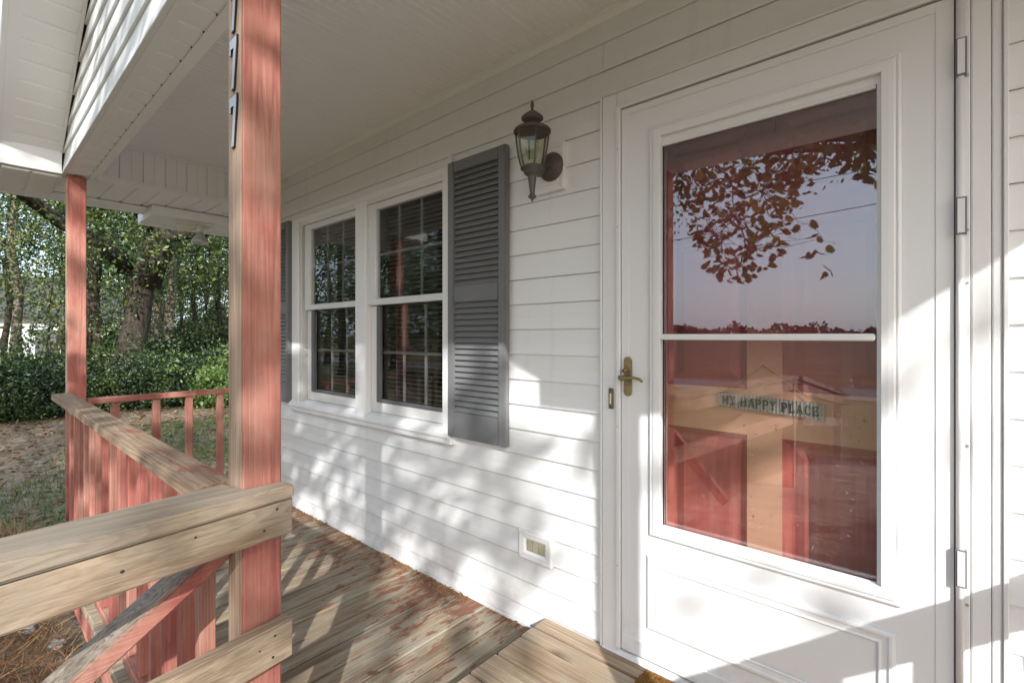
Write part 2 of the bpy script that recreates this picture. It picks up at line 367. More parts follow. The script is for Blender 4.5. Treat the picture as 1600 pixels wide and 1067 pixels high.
def npmesh(name, verts, faces, mat, parent=None, label=None, cat=None, group=None, kind=None, smooth=False):
    verts = np.asarray(verts, dtype=np.float32); org = Vector(((verts.min(0) + verts.max(0)) / 2).tolist())
    verts = verts - np.array(org, dtype=np.float32); faces = np.asarray(faces, dtype=np.int32); k = faces.shape[1]
    me = bpy.data.meshes.new(name); me.vertices.add(len(verts)); me.vertices.foreach_set('co', verts.ravel())
    me.loops.add(faces.size); me.loops.foreach_set('vertex_index', faces.ravel())
    me.polygons.add(len(faces)); me.polygons.foreach_set('loop_start', np.arange(len(faces), dtype=np.int32) * k)
    me.update(calc_edges=True); me.materials.append(mat)
    o = bpy.data.objects.new(name, me); C.objects.link(o); finish(o, me, name, parent, org)
    return tag(o, label, cat, group, kind)

# ================================================================== GROUND AND FAR SETTING
GZ = -.45
gm = MB(); n = 60
xs = np.linspace(-30, 30, n); ys = np.linspace(-13.2, 22, n)
obj('ground', MB().box(-900, 900, -13.0, 900, GZ - .5, GZ), M['ground'], kind='structure')
obj('road', MB().box(-900, 900, -17.6, -14.2, GZ - .5, GZ + .01), M['road'], kind='structure')
obj('road_verge', MB().box(-900, 900, -14.2, -13.0, GZ - .5, GZ - .004), M['lawn'], kind='structure')
obj('field', MB().box(-1200, 1200, -1500, -17.6, GZ - .5, GZ - .02), M['field'], kind='structure')

# ================================================================== HOUSE
house = thing('house', (-1.5, .02, 0), 'white lap sided house with twin dark window, grey louvered shutters and glass storm door', 'house')
P = .112; B0 = .086; TOPZ = 2.53
HX0, HX1 = -4.86, 3.2
WX0, WX1, WZ0, WZ1 = -3.65, -1.853, .765, 2.165
DX0, DX1, DZ1 = -.962, .127, 2.211
def siding_piece(x0, x1, z0, z1):
    # lap board: bottom edge proud, hooked under
    dz = random.uniform(-.0008, .0008); yb = .0085 + random.uniform(-.0008, .0008)
    mb = MB(); nseg = max(1, int((x1 - x0) / .35)); bm = mb.bm; cols = []
    for i in range(nseg + 1):
        x = x0 + (x1 - x0) * i / nseg; wv = .0007 * math.sin(x * 2.3 + z0 * 9) + random.uniform(-.0003, .0003)
        pr = [(x, .021, z1), (x, .0175, z1), (x, yb + .006 + wv, z0 + (z1 - z0) * .45), (x, yb + wv, z0 + .004 + dz), (x, yb + .0015 + wv, z0 + dz), (x, .021, z0 + .002 + dz)]
        cols.append([bm.verts.new(q) for q in pr])
    for a, b in zip(cols, cols[1:]):
        for k in range(6): bm.faces.new((a[k], a[(k + 1) % 6], b[(k + 1) % 6], b[k]))
    bm.faces.new(cols[0]); bm.faces.new(cols[-1][::-1])
    obj('siding_board', mb, M['vinyl'], house)
def siding_row(z0, z1, spans, seams=()):
    for a, b in spans:
        cuts = [a] + [s for s in seams if a + .05 < s < b - .05] + [b]
        for p, q in zip(cuts, cuts[1:]): siding_piece(p + (.0008 if p != a else 0), q - (.0008 if q != b else 0), z0, z1)
for k in range(-1, 22):
    z0 = .014 if k < 0 else B0 + P * k; z1 = B0 if k < 0 else min(B0 + P * (k + 1), TOPZ)
    zc = (z0 + z1) / 2; spans = []; cur = HX0
    holes = []
    if z1 > WZ0 + .01 and z0 < WZ1 - .03: holes.append((WX0 - .004, WX1 + .004))
    if .30 < zc < .43: holes.append((-1.392, -1.213))
    if 1.90 < zc < 2.10: holes.append((-1.335, -1.148))
    if z0 < DZ1 - .02: holes.append((DX0 - .003, DX1 + .003))
    for a, b in sorted(holes):
        if a > cur: spans.append((cur, a))
        cur = max(cur, b)
    spans.append((cur, HX1))
    seams = []
    if 20.9 < k < 22: seams = [-.979, -4.0 + .9]
    elif k == 20: seams = [-.972]
    elif k == 19: seams = [-2.137]
    elif k in (2, 7): seams = [-2.9]
    elif k == 5: seams = [1.4]
    siding_row(z0, z1, spans, seams)
    for (hx0, hx1, hz0, hz1) in ((WX0 - .004, WX1 + .004, WZ0 + .0, WZ1 + .002), (-1.335, -1.148, 1.902, 2.096), (DX0 - .003, DX1 + .003, 0, DZ1)):
        if any(abs(h[0] - hx0) < .01 for h in holes):
            if z1 - hz1 > .006: siding_piece(hx0 - .0, hx1, max(z0, hz1), z1)
            if hz0 - z0 > .006: siding_piece(hx0, hx1, z0, hz0)
obj('starter_trim', MB().box(HX0, DX0, .004, .02, -.004, .0125).bevel(.002), M['vinyl'], house)
# wall body with openings
wb = MB(); Y0, Y1 = .022, .16
for x0, x1, z0, z1 in ((HX0, WX0 + .06, -.5, 2.9), (WX0 + .06, WX1 - .04, -.5, WZ0 + .03), (WX0 + .06, WX1 - .04, WZ1 - .02, 2.9), (WX1 - .04, DX0 + .03, -.5, 2.9), (DX0 + .03, DX1 - .03, DZ1 - .04, 2.9), (DX0 + .03, DX1 - .03, -.5, .06), (DX1 - .03, HX1, -.5, 2.9)):
    wb.box(x0, x1, Y0, Y1, z0, z1)
obj('wall_body', wb, M['gap'], house)
obj('side_wall', MB().box(HX0 - .02, HX0, .0, 7.5, -.45, 2.9), M['vinyl'], house)
obj('corner_trim', MB().box(HX0 - .03, HX0 + .06, -.004, .003, 0, 2.28).box(HX0 - .03, HX0 - .021, -.004, .09, 0, 2.28).bevel(.001), M['vinyl'], house)
obj('back_wall', MB().box(HX0, HX1, 7.4, 7.5, -.45, 2.9).box(HX1 - .1, HX1, .17, 7.4, -.45, 2.9), M['vinyl'], house)
rf = MB()
rf.prism([(-.45, 2.75), (3.75, 5.0), (7.95, 2.75), (7.95, 2.9), (3.75, 5.2), (-.45, 2.9)], 'X', HX0 - .3, HX1 + .3)
obj('roof', rf, M['shingle'], house)
obj('crown_trim', MB().prism([(.02, 2.516), (.004, 2.516), (-.012, 2.53), (-.012, 2.552), (.02, 2.552)], 'X', -4.03, .46), M['ceil'], house)
obj('roof_deck', MB().box(HX0 + .01, HX1 - .11, .17, 7.39, 2.7, 2.74), M['room'], house)
# ------------------------------------------------------------------ windows
def wframe():
    m = MB()
    m.box(-3.65, -3.535, -.004, .05, .79, WZ1); m.box(-1.915, WX1, -.004, .05, .772, WZ1)
    m.box(-2.752, -2.635, -.006, .05, .79, 2.125)
    m.box(-3.535, -1.915, -.002, .05, 2.125, WZ1)
    return m.bevel(.004)
obj('window_casing', wframe(), M['trim'], house)
obj('j_channel', MB().box(-3.66, WX1 + .006, -.006, .02, WZ1 - .002, WZ1 + .008).box(WX1 - .006, WX1 + .012, -.012, .02, .74, WZ1 + .05).bevel(.002), M['vinyl'], house)
obj('window_sill', MB().prism([(.05, .822), (.004, .81), (-.020, .79), (-.023, .772), (-.020, .7645), (.05, .7645)], 'X', -3.66, WX1 + .004).bevel(.002), M['trim'], house)
obj('sill_trim', MB().box(-3.66, WX1 + .022, -.016, .02, .737, .7635).bevel(.003), M['vinyl'], house)
GLZ = ((-3.388, -2.768), (-2.548, -1.928))
slat_src = None
for wi, (gx0, gx1) in enumerate(GLZ):
    fx0 = gx0 - .085; fx1 = gx1 + .02
    tw = thing('window', ((gx0 + gx1) / 2, .01, .82)); tw.parent = house; WL[tw.name] = Vector(((gx0 + gx1) / 2, .01, .82)); tw.location = WL[tw.name] - wloc(house)
    # jamb liner in shade
    obj('jamb', MB().box(fx0 - .05, fx0 - .03, .004, .10, .80, 2.125).box(fx1 + .001, fx1 + .012, .004, .1, .8, 2.125).box(fx0 - .03, fx1, .004, .1, 2.1, 2.125), M['sash'], tw)
    up = MB().box(fx0, gx0, .012, .045, 1.478, 2.098).box(gx1, fx1, .012, .045, 1.478, 2.098).box(gx0, gx1, .012, .045, 2.057, 2.098).box(gx0, gx1, .010, .045, 1.478, 1.516)
    obj('upper_sash', up.bevel(.003), M['sash'], tw)
    lo = MB().box(fx0, gx0 - .02, .034, .075, .825, 1.474).box(gx1, fx1, .034, .075, .825, 1.474).box(gx0 - .02, gx1, .034, .075, .825, .885)
    obj('lower_sash', lo.bevel(.003), M['sash'], tw)
    sc = MB().box(gx0 - .02, gx0 + .014, .030, .05, .886, 1.474).box(gx0 + .014, gx1, .030, .05, .886, .906).box(gx1 - .008, gx1, .030, .05, .907, 1.474)
    obj('screen_frame', sc.bevel(.002), M['screen'], tw)
    obj('pane', MB().box(gx0, gx1, .028, .032, 1.516, 2.057), M['wglass'], tw)
    obj('pane', MB().box(gx0 + .014, gx1 - .008, .056, .06, .906, 1.474), M['wglass'], tw)
    for z0, z1, y in ((1.516, 2.057, .036), (.906, 1.474, .064)):
        for t in (1 / 3, 2 / 3):
            x = gx0 + (gx1 - gx0) * (t if y < .05 else t * .97 + .02)
            obj('grid_bar', MB().box(x - .008, x + .008, y, y + .008, z0, z1), M['grid'], tw)
        zm = (z0 + z1) / 2
        obj('grid_bar', MB().box(gx0, gx1, y + .0005, y + .0075, zm - .008, zm + .008), M['grid'], tw)
    # blind
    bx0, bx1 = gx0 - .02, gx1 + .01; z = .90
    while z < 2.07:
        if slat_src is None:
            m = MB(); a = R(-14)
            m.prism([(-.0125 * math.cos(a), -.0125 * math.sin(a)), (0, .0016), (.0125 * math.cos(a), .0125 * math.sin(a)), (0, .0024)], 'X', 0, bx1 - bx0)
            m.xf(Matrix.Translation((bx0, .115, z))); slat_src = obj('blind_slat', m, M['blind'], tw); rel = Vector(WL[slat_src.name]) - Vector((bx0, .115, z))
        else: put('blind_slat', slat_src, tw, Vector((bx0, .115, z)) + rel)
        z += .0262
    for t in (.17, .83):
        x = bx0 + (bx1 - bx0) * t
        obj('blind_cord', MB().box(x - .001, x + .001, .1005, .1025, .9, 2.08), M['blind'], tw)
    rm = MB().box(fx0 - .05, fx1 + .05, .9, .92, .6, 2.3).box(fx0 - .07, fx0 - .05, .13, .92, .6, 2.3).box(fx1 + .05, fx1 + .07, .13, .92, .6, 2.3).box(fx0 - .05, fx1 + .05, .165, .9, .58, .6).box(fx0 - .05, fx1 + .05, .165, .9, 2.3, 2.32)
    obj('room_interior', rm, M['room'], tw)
# ------------------------------------------------------------------ shutters
def shutter(x0, x1):
    s = thing('shutter', (x0, .004, .784)); s.parent = house; WL[s.name] = Vector((x0, .004, .784)); s.location = WL[s.name] - wloc(house)
    z0, z1 = .786, 2.161; yf, yb = -.028, .004
    xi0, xi1 = x0 + .045, x1 - .045
    fr = MB().box(x0, xi0, yf, yb, z0, z1).box(xi1, x1, yf, yb, z0, z1).box(xi0, xi1, yf + .001, yb, 2.105, z1).box(xi0, xi1, yf + .002, yb, 1.456, 1.537).box(xi0, xi1, yf + .003, yb, z0, .912)
    obj('shutter_frame', fr.bevel(.0035, 2), M['shutter'], s)
    obj('back_panel', MB().box(xi0, xi1, yb - .006, yb - .001, .912, 2.105), M['shutter'], s)
    src = None
    for a, b in ((.912, 1.456), (1.537, 2.105)):
        nn = round((b - a) / .0285); st = (b - a) / nn
        for i in range(nn):
            z = a + (i + .5) * st
            if src is None:
                src = obj('louver_slat', MB().prism([(yb - .007, .013), (yb - .011, .0145), (yf + .006, -.009), (yf + .0075, -.013), (yb - .007, -.006)], 'X', xi0 + .0005, xi1 - .0005).xf(Matrix.Translation((0, 0, z))), M['shutter'], s)
                off = WL[src.name].z - z
            else: put('louver_slat', src, s, (WL[src.name].x, WL[src.name].y, z + off))
    return s
shutter(-1.846, -1.452); shutter(-4.045, -3.658)
# ------------------------------------------------------------------ door casing
dc = MB().box(DX0, -.898, -.010, .03, .05, DZ1).box(-.898, .072, -.010, .03, 2.154, DZ1).box(.072, .107, -.010, .03, .05, DZ1).box(.1085, DX1, -.006, .03, .05, DZ1).bevel(.003, 2)
obj('door_casing', dc, M['trim'], house)
obj('j_channel', MB().box(DX0 - .010, DX0 - .001, -.012, .02, .05, DZ1 + .01).box(DX0, DX1, -.011, .02, DZ1 + .001, DZ1 + .01).box(DX1 + .001, DX1 + .01, -.012, .02, .05, DZ1 + .01).bevel(.0015), M['vinyl'], house)
obj('threshold', MB().prism([(.16, .115), (-.002, .105), (-.03, .072), (-.03, .05), (.16, .05)], 'X', DX0, DX1).bevel(.002), M['trim'], house)
# ------------------------------------------------------------------ storm door
def sub(name, loc, parent):
    o = thing(name, loc); o.parent = parent; o.location = Vector(loc) - wloc(parent); WL[o.name] = Vector(loc); return o
sd = sub('storm_door', (-.42, 0, .12), house)
zb = MB().box(-.8965, -.8795, -.022, .01, .12, 2.145).box(-.8965, .070, -.021, .01, 2.1415, 2.153).box(.048, .0705, -.016, .01, .12, 2.140).bevel(.002)
obj('mounting_rail', zb, M['trim'], sd)
obj('hinge_rail', MB().lathe([(.0085, 0), (.0085, 2.015)], (.0525, -.02, .124), 'Z', 12), M['door'], sd)
GX0, GX1, GZ0, GZ1 = -.7205, -.1155, .605, 1.968
dl = MB(); x0, x1, z0, z1 = -.8765, .0415, .123, 2.136
IX0, IX1, IZ0, IZ1 = -.7235, -.1125, .602, 1.971
dl.box(x0, IX0, -.012, .022, z0, z1); dl.box(IX1, x1, -.012, .022, z0, z1); dl.box(IX0, IX1, -.012, .022, z0, IZ0); dl.box(IX0, IX1, -.012, .022, IZ1, z1)
obj('door_slab', dl, M['door'], sd)
obj('door_edge', MB().box(x0, x0 + .03, -.0145, -.0125, z0, z1).box(x1 - .035, x1, -.0145, -.0125, z0, z1).box(x0 + .03, x1 - .035, -.0145, -.0125, z1 - .026, z1).bevel(.0008), M['door'], sd)
def frame_ring(a0, a1, c0, c1, prof):  # picture frame: prof = list of (inset from outer, y)
    m = MB(); bm = m.bm; loops = []
    for ins, y in prof: loops.append([bm.verts.new(q) for q in ((a0 + ins, y, c0 + ins), (a1 - ins, y, c0 + ins), (a1 - ins, y, c1 - ins), (a0 + ins, y, c1 - ins))])
    for p, q in zip(loops, loops[1:]):
        for k in range(4): bm.faces.new((p[k], p[(k + 1) % 4], q[(k + 1) % 4], q[k]))
    return m
obj('glass_frame', frame_ring(-.765, -.059, .576, 2.038, [(0, -.0125), (.001, -.020), (.007, -.024), (.010, -.0235), (.0115, -.0215), (.0135, -.0235), (.017, -.0265), (.028, -.028), (.043, -.028), (.0445, -.026), (.0445, .0)]), M['door'], sd)
obj('glass_rail', MB().box(GX0, GX1, -.026, .012, 1.277, 1.2965).bevel(.003, 2), M['door'], sd)
obj('glass_bead', MB().box(GX0, GX1, -.010, .0, GZ1 - .006, GZ1 + .01).box(GX0, GX1, -.020, .0, GZ0 - .008, GZ0 + .004), M['door'], sd, kind='stuff')
obj('pane', MB().box(IX0 + .0005, IX1 - .0005, .0005, .0035, 1.2966, IZ1 - .0005), M['glass'], sd)
obj('pane', MB().box(IX0 + .0005, IX1 - .0005, .0045, .0075, IZ0 + .0005, 1.2769), M['glass'], sd)
obj('weatherstrip', MB().box(GX0 - .001, GX0 + .0035, -.004, .003, GZ0 + .005, GZ1 - .007), M['gap'], sd)
obj('lower_panel', frame_ring(-.774, -.072, .238, .503, [(0, -.0125), (.0005, -.018), (.008, -.0215), (.014, -.0215), (.018, -.0165), (.030, -.0150), (.036, -.0185), (.040, -.0145)]), M['door'], sd)
obj('sweep_plate', MB().box(-.8755, .0405, -.0175, -.0125, .1235, .178).bevel(.001), M['door'], sd)
# hinges
for zz in (1.975, 1.585, .72):
    obj('hinge', MB().box(.044, .0635, -.0325, -.0105, zz - .045, zz + .045).bevel(.003, 2), M['door'], sd)
    obj('hinge', MB().box(.0434, .0642, -.0300, -.0100, zz - .0458, zz + .0458), M['grid'], sd)
for zz in (.34, .63, 1.02, 1.42, 1.55, 1.93): obj('screw', MB().lathe([(.004, 0), (.0035, -.002)], (.0645, -.0165, zz), 'Y', 10), M['chrome'], sd)
for zz in (.43, .95, 1.7, 1.99): obj('screw', MB().lathe([(.003, 0), (.0025, -.002)], (-.889, -.0225, zz), 'Y', 10), M['chrome'], sd)
# handle
pl = MB(); pts = []
hx, hz0, hz1, hr = -.8485, 1.083, 1.198, .0155
for k in range(13): a = math.pi * k / 12; pts.append((hx + hr * math.cos(a), hz1 + hr * math.sin(a)))
for k in range(13): a = math.pi + math.pi * k / 12; pts.append((hx + hr * math.cos(a), hz0 + hr * math.sin(a)))
pl.prism(pts, 'Y', -.0145, -.022)
obj('handle_plate', pl.bevel(.0015), M['brass'], sd)
hb = MB().lathe([(.012, 0), (.012, -.006), (.0085, -.012), (.0085, -.04), (.010, -.046)], (hx, -.022, 1.136), 'Y', 16)
hb.tube([(hx - .012, -.062, 1.138), (hx, -.064, 1.139), (hx + .018, -.064, 1.138), (hx + .045, -.064, 1.141), (hx + .066, -.062, 1.137), (hx + .078, -.058, 1.127)], [.008, .0105, .0065, .0055, .0055, .004], 10)
obj('lever_handle', hb, M['brass'], sd)
obj('lock_knob', MB().lathe([(.0, -.03), (.008, -.028), (.0095, -.02), (.006, -.008), (.006, 0)][::-1], (hx, -.022, 1.163), 'Y', 14), M['brass'], sd)
# door bell
bell = sub('doorbell', (-.921, -.01, 1.015), house)
obj('bell_plate', MB().box(-.931, -.911, -.0175, -.0102, 1.013, 1.092).bevel(.002, 2), M['brass'], bell)
obj('button', MB().box(-.9245, -.9175, -.021, -.0176, 1.033, 1.072).bevel(.0012), M['bulbwhite'], bell)
for zz in (1.02, 1.085): obj('screw', MB().lathe([(.0032, 0), (.003, -.001)], (-.921, -.0177, zz), 'Y', 10), M['gap'], bell)
# red front door
fd = sub('front_door', (-.426, .14, .12), house)
FY = .138
PX = ((-.765, -.48), (-.372, -.087)); PZ = ((.33, .951), (1.108, 1.66), (1.77, 2.0))
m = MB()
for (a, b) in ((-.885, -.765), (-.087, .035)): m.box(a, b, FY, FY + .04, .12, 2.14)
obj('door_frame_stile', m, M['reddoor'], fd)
obj('middle_stile', MB().box(-.48, -.372, FY, FY + .04, .12, 2.14), M['stile'], fd, 'faded tan middle stile with sunlight painted into its colour')
m = MB(); 
for a, b in PX: m.box(a, b, FY + .0005, FY + .04, .951, 1.108)
obj('lock_rail', m, M['stile'], fd, 'faded tan rail behind the sign with sunlight painted into its colour')
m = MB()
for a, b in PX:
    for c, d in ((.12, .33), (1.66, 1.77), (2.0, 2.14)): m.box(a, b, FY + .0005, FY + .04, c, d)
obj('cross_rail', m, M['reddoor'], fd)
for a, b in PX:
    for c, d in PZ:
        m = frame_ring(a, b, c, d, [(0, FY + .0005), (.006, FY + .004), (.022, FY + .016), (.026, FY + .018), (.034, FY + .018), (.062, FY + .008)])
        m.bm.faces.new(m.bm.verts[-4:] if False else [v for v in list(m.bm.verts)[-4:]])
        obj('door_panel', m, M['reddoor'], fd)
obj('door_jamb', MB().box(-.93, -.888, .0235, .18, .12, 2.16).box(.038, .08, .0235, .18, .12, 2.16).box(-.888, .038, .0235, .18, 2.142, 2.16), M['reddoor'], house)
obj('peephole', MB().lathe([(.007, 0), (.006, -.004)], (-.426, FY, 1.60), 'Y', 14), M['chrome'], fd)
# vent & lamp block
vt = sub('foundation_vent', (-1.3, 0, .307), house)
obj('vent_frame', frame_ring(-1.392, -1.213, .305, .429, [(0, .02), (.0, -.004), (.006, -.007), (.016, -.005), (.028, -.004), (.036, .002), (.0375, .012)]), M['vinyl'], vt)
obj('vent_back', MB().box(-1.355, -1.25, .012, .02, .342, .392), M['gap'], vt)
for i in range(3):
    a = -1.354 + i * .0352
    obj('vent_slat', MB().prism([(a + .001, .341), (a + .033, .341), (a + .0335, .36), (a + .0315, .372), (a + .034, .392), (a + .002, .392), (a - .001, .375), (a + .0025, .36)], 'Y', .004, .011), M['tan'], vt)
lb = sub('lamp_block', (-1.24, 0, 1.9), house)
bp = frame_ring(-1.337, -1.146, 1.9, 2.098, [(0, .02), (.0, -.004), (.003, -.007), (.016, -.008), (.020, -.005), (.026, -.005), (.030, -.009)])
bp.bm.faces.new([v for v in list(bp.bm.verts)[-4:]])
obj('block_plate', bp, M['vinyl'], lb)
# ================================================================== LANTERN
LX, LY = -1.197, -.15
la = thing('wall_lantern', (LX, -.01, 2.0), 'aged bronze coach lantern with tapering glass panes on the white siding beside the shutter', 'wall lamp')
obj('back_plate', MB().lathe([(.060, 0), (.060, -.006), (.054, -.010), (.05, -.016), (.040, -.018), (.034, -.026), (.012, -.03)], (LX - .008, -.0095, 2.0), 'Y', 32), M['rust'], la)
obj('arm', MB().tube([(LX - .008, -.03, 2.0), (LX - .007, -.06, 1.985), (LX - .003, -.10, 1.945), (LX, LY + .01, 1.94)], [.012, .011, .011, .013], 10), M['bronze'], la)
top = MB().lathe([(.002, 2.227), (.006, 2.215), (.0075, 2.203), (.0045, 2.196), (.0055, 2.185), (.0095, 2.183), (.02, 2.178), (.038, 2.163), (.044, 2.157), (.044, 2.152), (.032, 2.142), (.015, 2.134), (.015, 2.130), (.022, 2.127), (.05, 2.120), (.072, 2.108), (.0745, 2.104), (.0745, 2.098), (.07, 2.098)], (LX, LY, 0), 'Z', 28)
obj('lantern_roof', top, M['rust'], la)
prof = [(.0695, 2.098), (.066, 2.06), (.060, 2.02), (.052, 1.985), (.043, 1.958)]
for k in range(6):
    a = 2 * math.pi * k / 6 + .35
    obj('cage_rib', MB().tube([(LX + r * math.cos(a), LY + r * math.sin(a), z) for r, z in prof], .0036, 6), M['bronze'], la)
    b = a + 2 * math.pi / 6; mm = MB(); rows = []
    for r, z in prof: rows.append([mm.bm.verts.new((LX + r * math.cos(q), LY + r * math.sin(q), z)) for q in (a, b)])
    for p, q in zip(rows, rows[1:]): mm.bm.faces.new((p[0], p[1], q[1], q[0]))
    bmesh.ops.solidify(mm.bm, geom=mm.bm.faces[:], thickness=.002)
    obj('pane', mm, M['lglass'], la)
base = MB().lathe([(.045, 1.962), (.048, 1.958), (.046, 1.952), (.036, 1.950), (.034, 1.938), (.027, 1.930), (.018, 1.926), (.0175, 1.922), (.0165, 1.915), (.0095, 1.858), (.0095, 1.855), (.016, 1.846), (.0165, 1.842), (.010, 1.836), (.005, 1.833), (.003, 1.826), (.0015, 1.822)], (LX, LY, 0), 'Z', 24)
obj('lantern_tail', base, M['bronze'], la)
obj('bulb', MB().lathe([(.012, 1.955), (.013, 1.985), (.022, 2.005), (.030, 2.03), (.027, 2.055), (.015, 2.070), (.002, 2.074)], (LX, LY, 0), 'Z', 20), M['lglass'], la)
obj('socket', MB().lathe([(.014, 1.952), (.014, 1.99)], (LX, LY, 0), 'Z', 14), M['bulbwhite'], la)
# ================================================================== SIGN
sg = thing('hanging_sign', (-.41, .12, 1.03), 'small corrugated tin sign reading MY HAPPY PLACE hung on the red door behind the glass', 'sign')
def sgpt(u, v): return (-.570 + .319 * u, 1.044 - .0155 * u + .049 * v)
mm = MB(); bm = mm.bm; N = 60; vs = []
for i in range(N + 1):
    u = i / N; d = .0022 * math.sin(i * math.pi * .9)
    a, b = sgpt(u, 0), sgpt(u, 1)
    vs.append([bm.verts.new((a[0], .122 + d, a[1])), bm.verts.new((b[0], .122 + d, b[1])), bm.verts.new((b[0], .128 + d, b[1])), bm.verts.new((a[0], .128 + d, a[1]))])
for p, q in zip(vs, vs[1:]):
    for k in range(4): bm.faces.new((p[k], p[(k + 1) % 4], q[(k + 1) % 4], q[k]))
bm.faces.new(vs[0]); bm.faces.new(vs[-1][::-1])
obj('sign_board', mm, M['galv'], sg)
def strokes(ch):   # slab serif letters in a 1x1 cell: thick bars and serif slabs
    t = .2; s = .09
    def bar(x0, y0, x1, y1, wd=t): return ('b', x0, y0, x1, y1, wd)
    L = {
        'M': [bar(.16, 0, .16, 1), bar(.84, 0, .84, 1, .24), bar(.16, 1, .5, .25, .17), bar(.84, 1, .5, .25, .13), bar(0, .045, .34, .045, s), bar(.66, .045, 1, .045, s), bar(0, .955, .2, .955, s), bar(.8, .955, 1, .955, s)],
        'Y': [bar(.5, 0, .5, .5), bar(.5, .45, .15, 1, .2), bar(.5, .45, .85, 1, .13), bar(.27, .045, .73, .045, s), bar(0, .955, .36, .955, s), bar(.64, .955, 1, .955, s)],
        'H': [bar(.2, 0, .2, 1), bar(.8, 0, .8, 1), bar(.2, .5, .8, .5, .1), bar(.02, .045, .4, .045, s), bar(.6, .045, .98, .045, s), bar(.02, .955, .4, .955, s), bar(.6, .955, .98, .955, s)],
        'A': [bar(.14, 0, .47, 1, .12), bar(.84, 0, .5, 1, .22), bar(.25, .3, .75, .3, .09), bar(0, .045, .32, .045, s), bar(.64, .045, 1, .045, s)],
        'P': [bar(.24, 0, .24, 1), bar(.24, .955, .68, .955, .1), bar(.24, .45, .68, .45, .1), bar(.68, .96, .86, .80, .14), bar(.85, .82, .85, .58, .2), bar(.86, .60, .68, .45, .14), bar(.04, .045, .5, .045, s), bar(.04, .955, .3, .955, s)],
        'L': [bar(.24, 0, .24, 1), bar(.04, .05, .9, .05, .1), bar(.88, .0, .88, .34, .1), bar(.04, .955, .46, .955, s)],
        'C': [bar(.2, .25, .2, .75), bar(.2, .75, .42, .96, .17), bar(.2, .25, .42, .04, .17), bar(.4, .955, .78, .955, .1), bar(.4, .045, .78, .045, .1), bar(.76, .96, .88, .72, .13), bar(.76, .04, .9, .28, .1)],
        'E': [bar(.24, 0, .24, 1), bar(.04, .05, .88, .05, .1), bar(.04, .955, .86, .955, .1), bar(.86, 0, .86, .3, .1), bar(.84, .7, .84, 1, .1), bar(.24, .5, .62, .5, .1), bar(.62, .38, .62, .62, .08)]}
    return L[ch]
text = 'MY HAPPY PLACE'; wsum = sum(.55 if c == ' ' else (1.2 if c in 'MH' else 1.0) for c in text); u = .035; un = .925 / wsum
for ch in text:
    wv = .55 if ch == ' ' else (1.2 if ch in 'MH' else 1.0)
    if ch != ' ':
        lm = MB()
        for i, (_, xa, ya, xb, yb, wd) in enumerate(strokes(ch)):
            dx, dy = xb - xa, yb - ya; ln = math.hypot(dx, dy); nx, ny = -dy / ln * wd / 2, dx / ln * wd / 2
            q = [(xa + nx, ya + ny), (xb + nx, yb + ny), (xb - nx, yb - ny), (xa - nx, ya - ny)]
            pp = [sgpt(u + (a * .84 + .08) * wv * un, .2 + .6 * min(max(b, 0), 1)) for a, b in q]
            lm.prism(pp, 'Y', .1185 - i * .00008, .1215)
        obj('letter', lm, M['ink'], sg)
    u += wv * un
a, b = sgpt(.02, .85), sgpt(.97, .85); nail = (-.428, .133, 1.19)
obj('cord', MB().tube([(a[0], .121, a[1]), nail], .0013, 5).tube([nail, (b[0], .121, b[1])], .0017, 5), M['cord'], sg)
obj('nail', MB().tube([(nail[0], .138, nail[2] - .001), (nail[0], .126, nail[2] + .002)], .0018, 6), M['nailhead'], sg)
# ================================================================== PORCH ROOF
pr = thing('porch_roof', (-1.8, -.6, 2.29), 'white porch gable roof with beaded ceiling, panelled soffits and siding clad beam', 'porch roof')
BZ = 2.288; YB0, YB1 = -1.225, -1.09       # beam outer / inner face
PXL, PXR = -4.03, .46
src = None; x = PXL
while x < PXR - .01:
    x1 = min(x + .3048, PXR); mb = MB(); bm = mb.bm; pts = []
    nb = max(1, int(round((x1 - x) / .0381)))
    for i in range(nb):
        a = x + (x1 - x) * i / nb; b = x + (x1 - x) * (i + 1) / nb
        pts += [(a + .0005, 2.5545), (a + .003, 2.551), (b - .0062, 2.551), (b - .005, 2.553), (b - .0035, 2.5515), (b - .002, 2.553)]
    pts += [(x1 - .0005, 2.5545), (x1 - .0005, 2.562), (x + .0005, 2.562)]
    mb.prism(pts, 'Y', YB1 + .0, .02); obj('ceiling_panel', mb, M['ceil'], pr); x = x1
obj('ceiling_trim', MB().box(PXL, PXL + .012, YB1, -.012, 2.532, 2.5505).box(PXL + .012, PXR, YB1, YB1 + .014, 2.53, 2.5505), M['ceil'], pr)
# end friezes (bead panels) at both ends of the porch
for xf, sgn in ((PXL, -1), (PXR, 1)):
    y = YB1
    while y < .0:
        y1 = min(y + .127, .0); pts = [(y + .001, xf + sgn * .002), (y + .004, xf - sgn * .0), (y + .060, xf), (y + .062, xf + sgn * .004), (y + .066, xf), (y1 - .004, xf), (y1 - .001, xf + sgn * .003), (y1 - .001, xf + sgn * .012), (y + .001, xf + sgn * .012)]
        mb = MB(); mb.prism([(p[1], p[0]) for p in pts], 'Z', 2.325, 2.55); obj('frieze_panel', mb, M['ceil'], pr); y = y1
    obj('frieze_trim', MB().box(xf - .02 * sgn, xf + .015 * sgn, YB1, .0, BZ, 2.325).bevel(.004, 2), M['ceil'], pr)
    obj('beam_core', MB().box(xf + .014 * sgn, xf + .10 * sgn, YB1, .15, BZ + .03, 2.62), M['ceil'], pr)
obj('beam_core', MB().box(PXL - .1, PXR + .1, YB0 + .02, YB1 - .012, BZ + .018, 2.62), M['ceil'], pr)
y_ = YB1
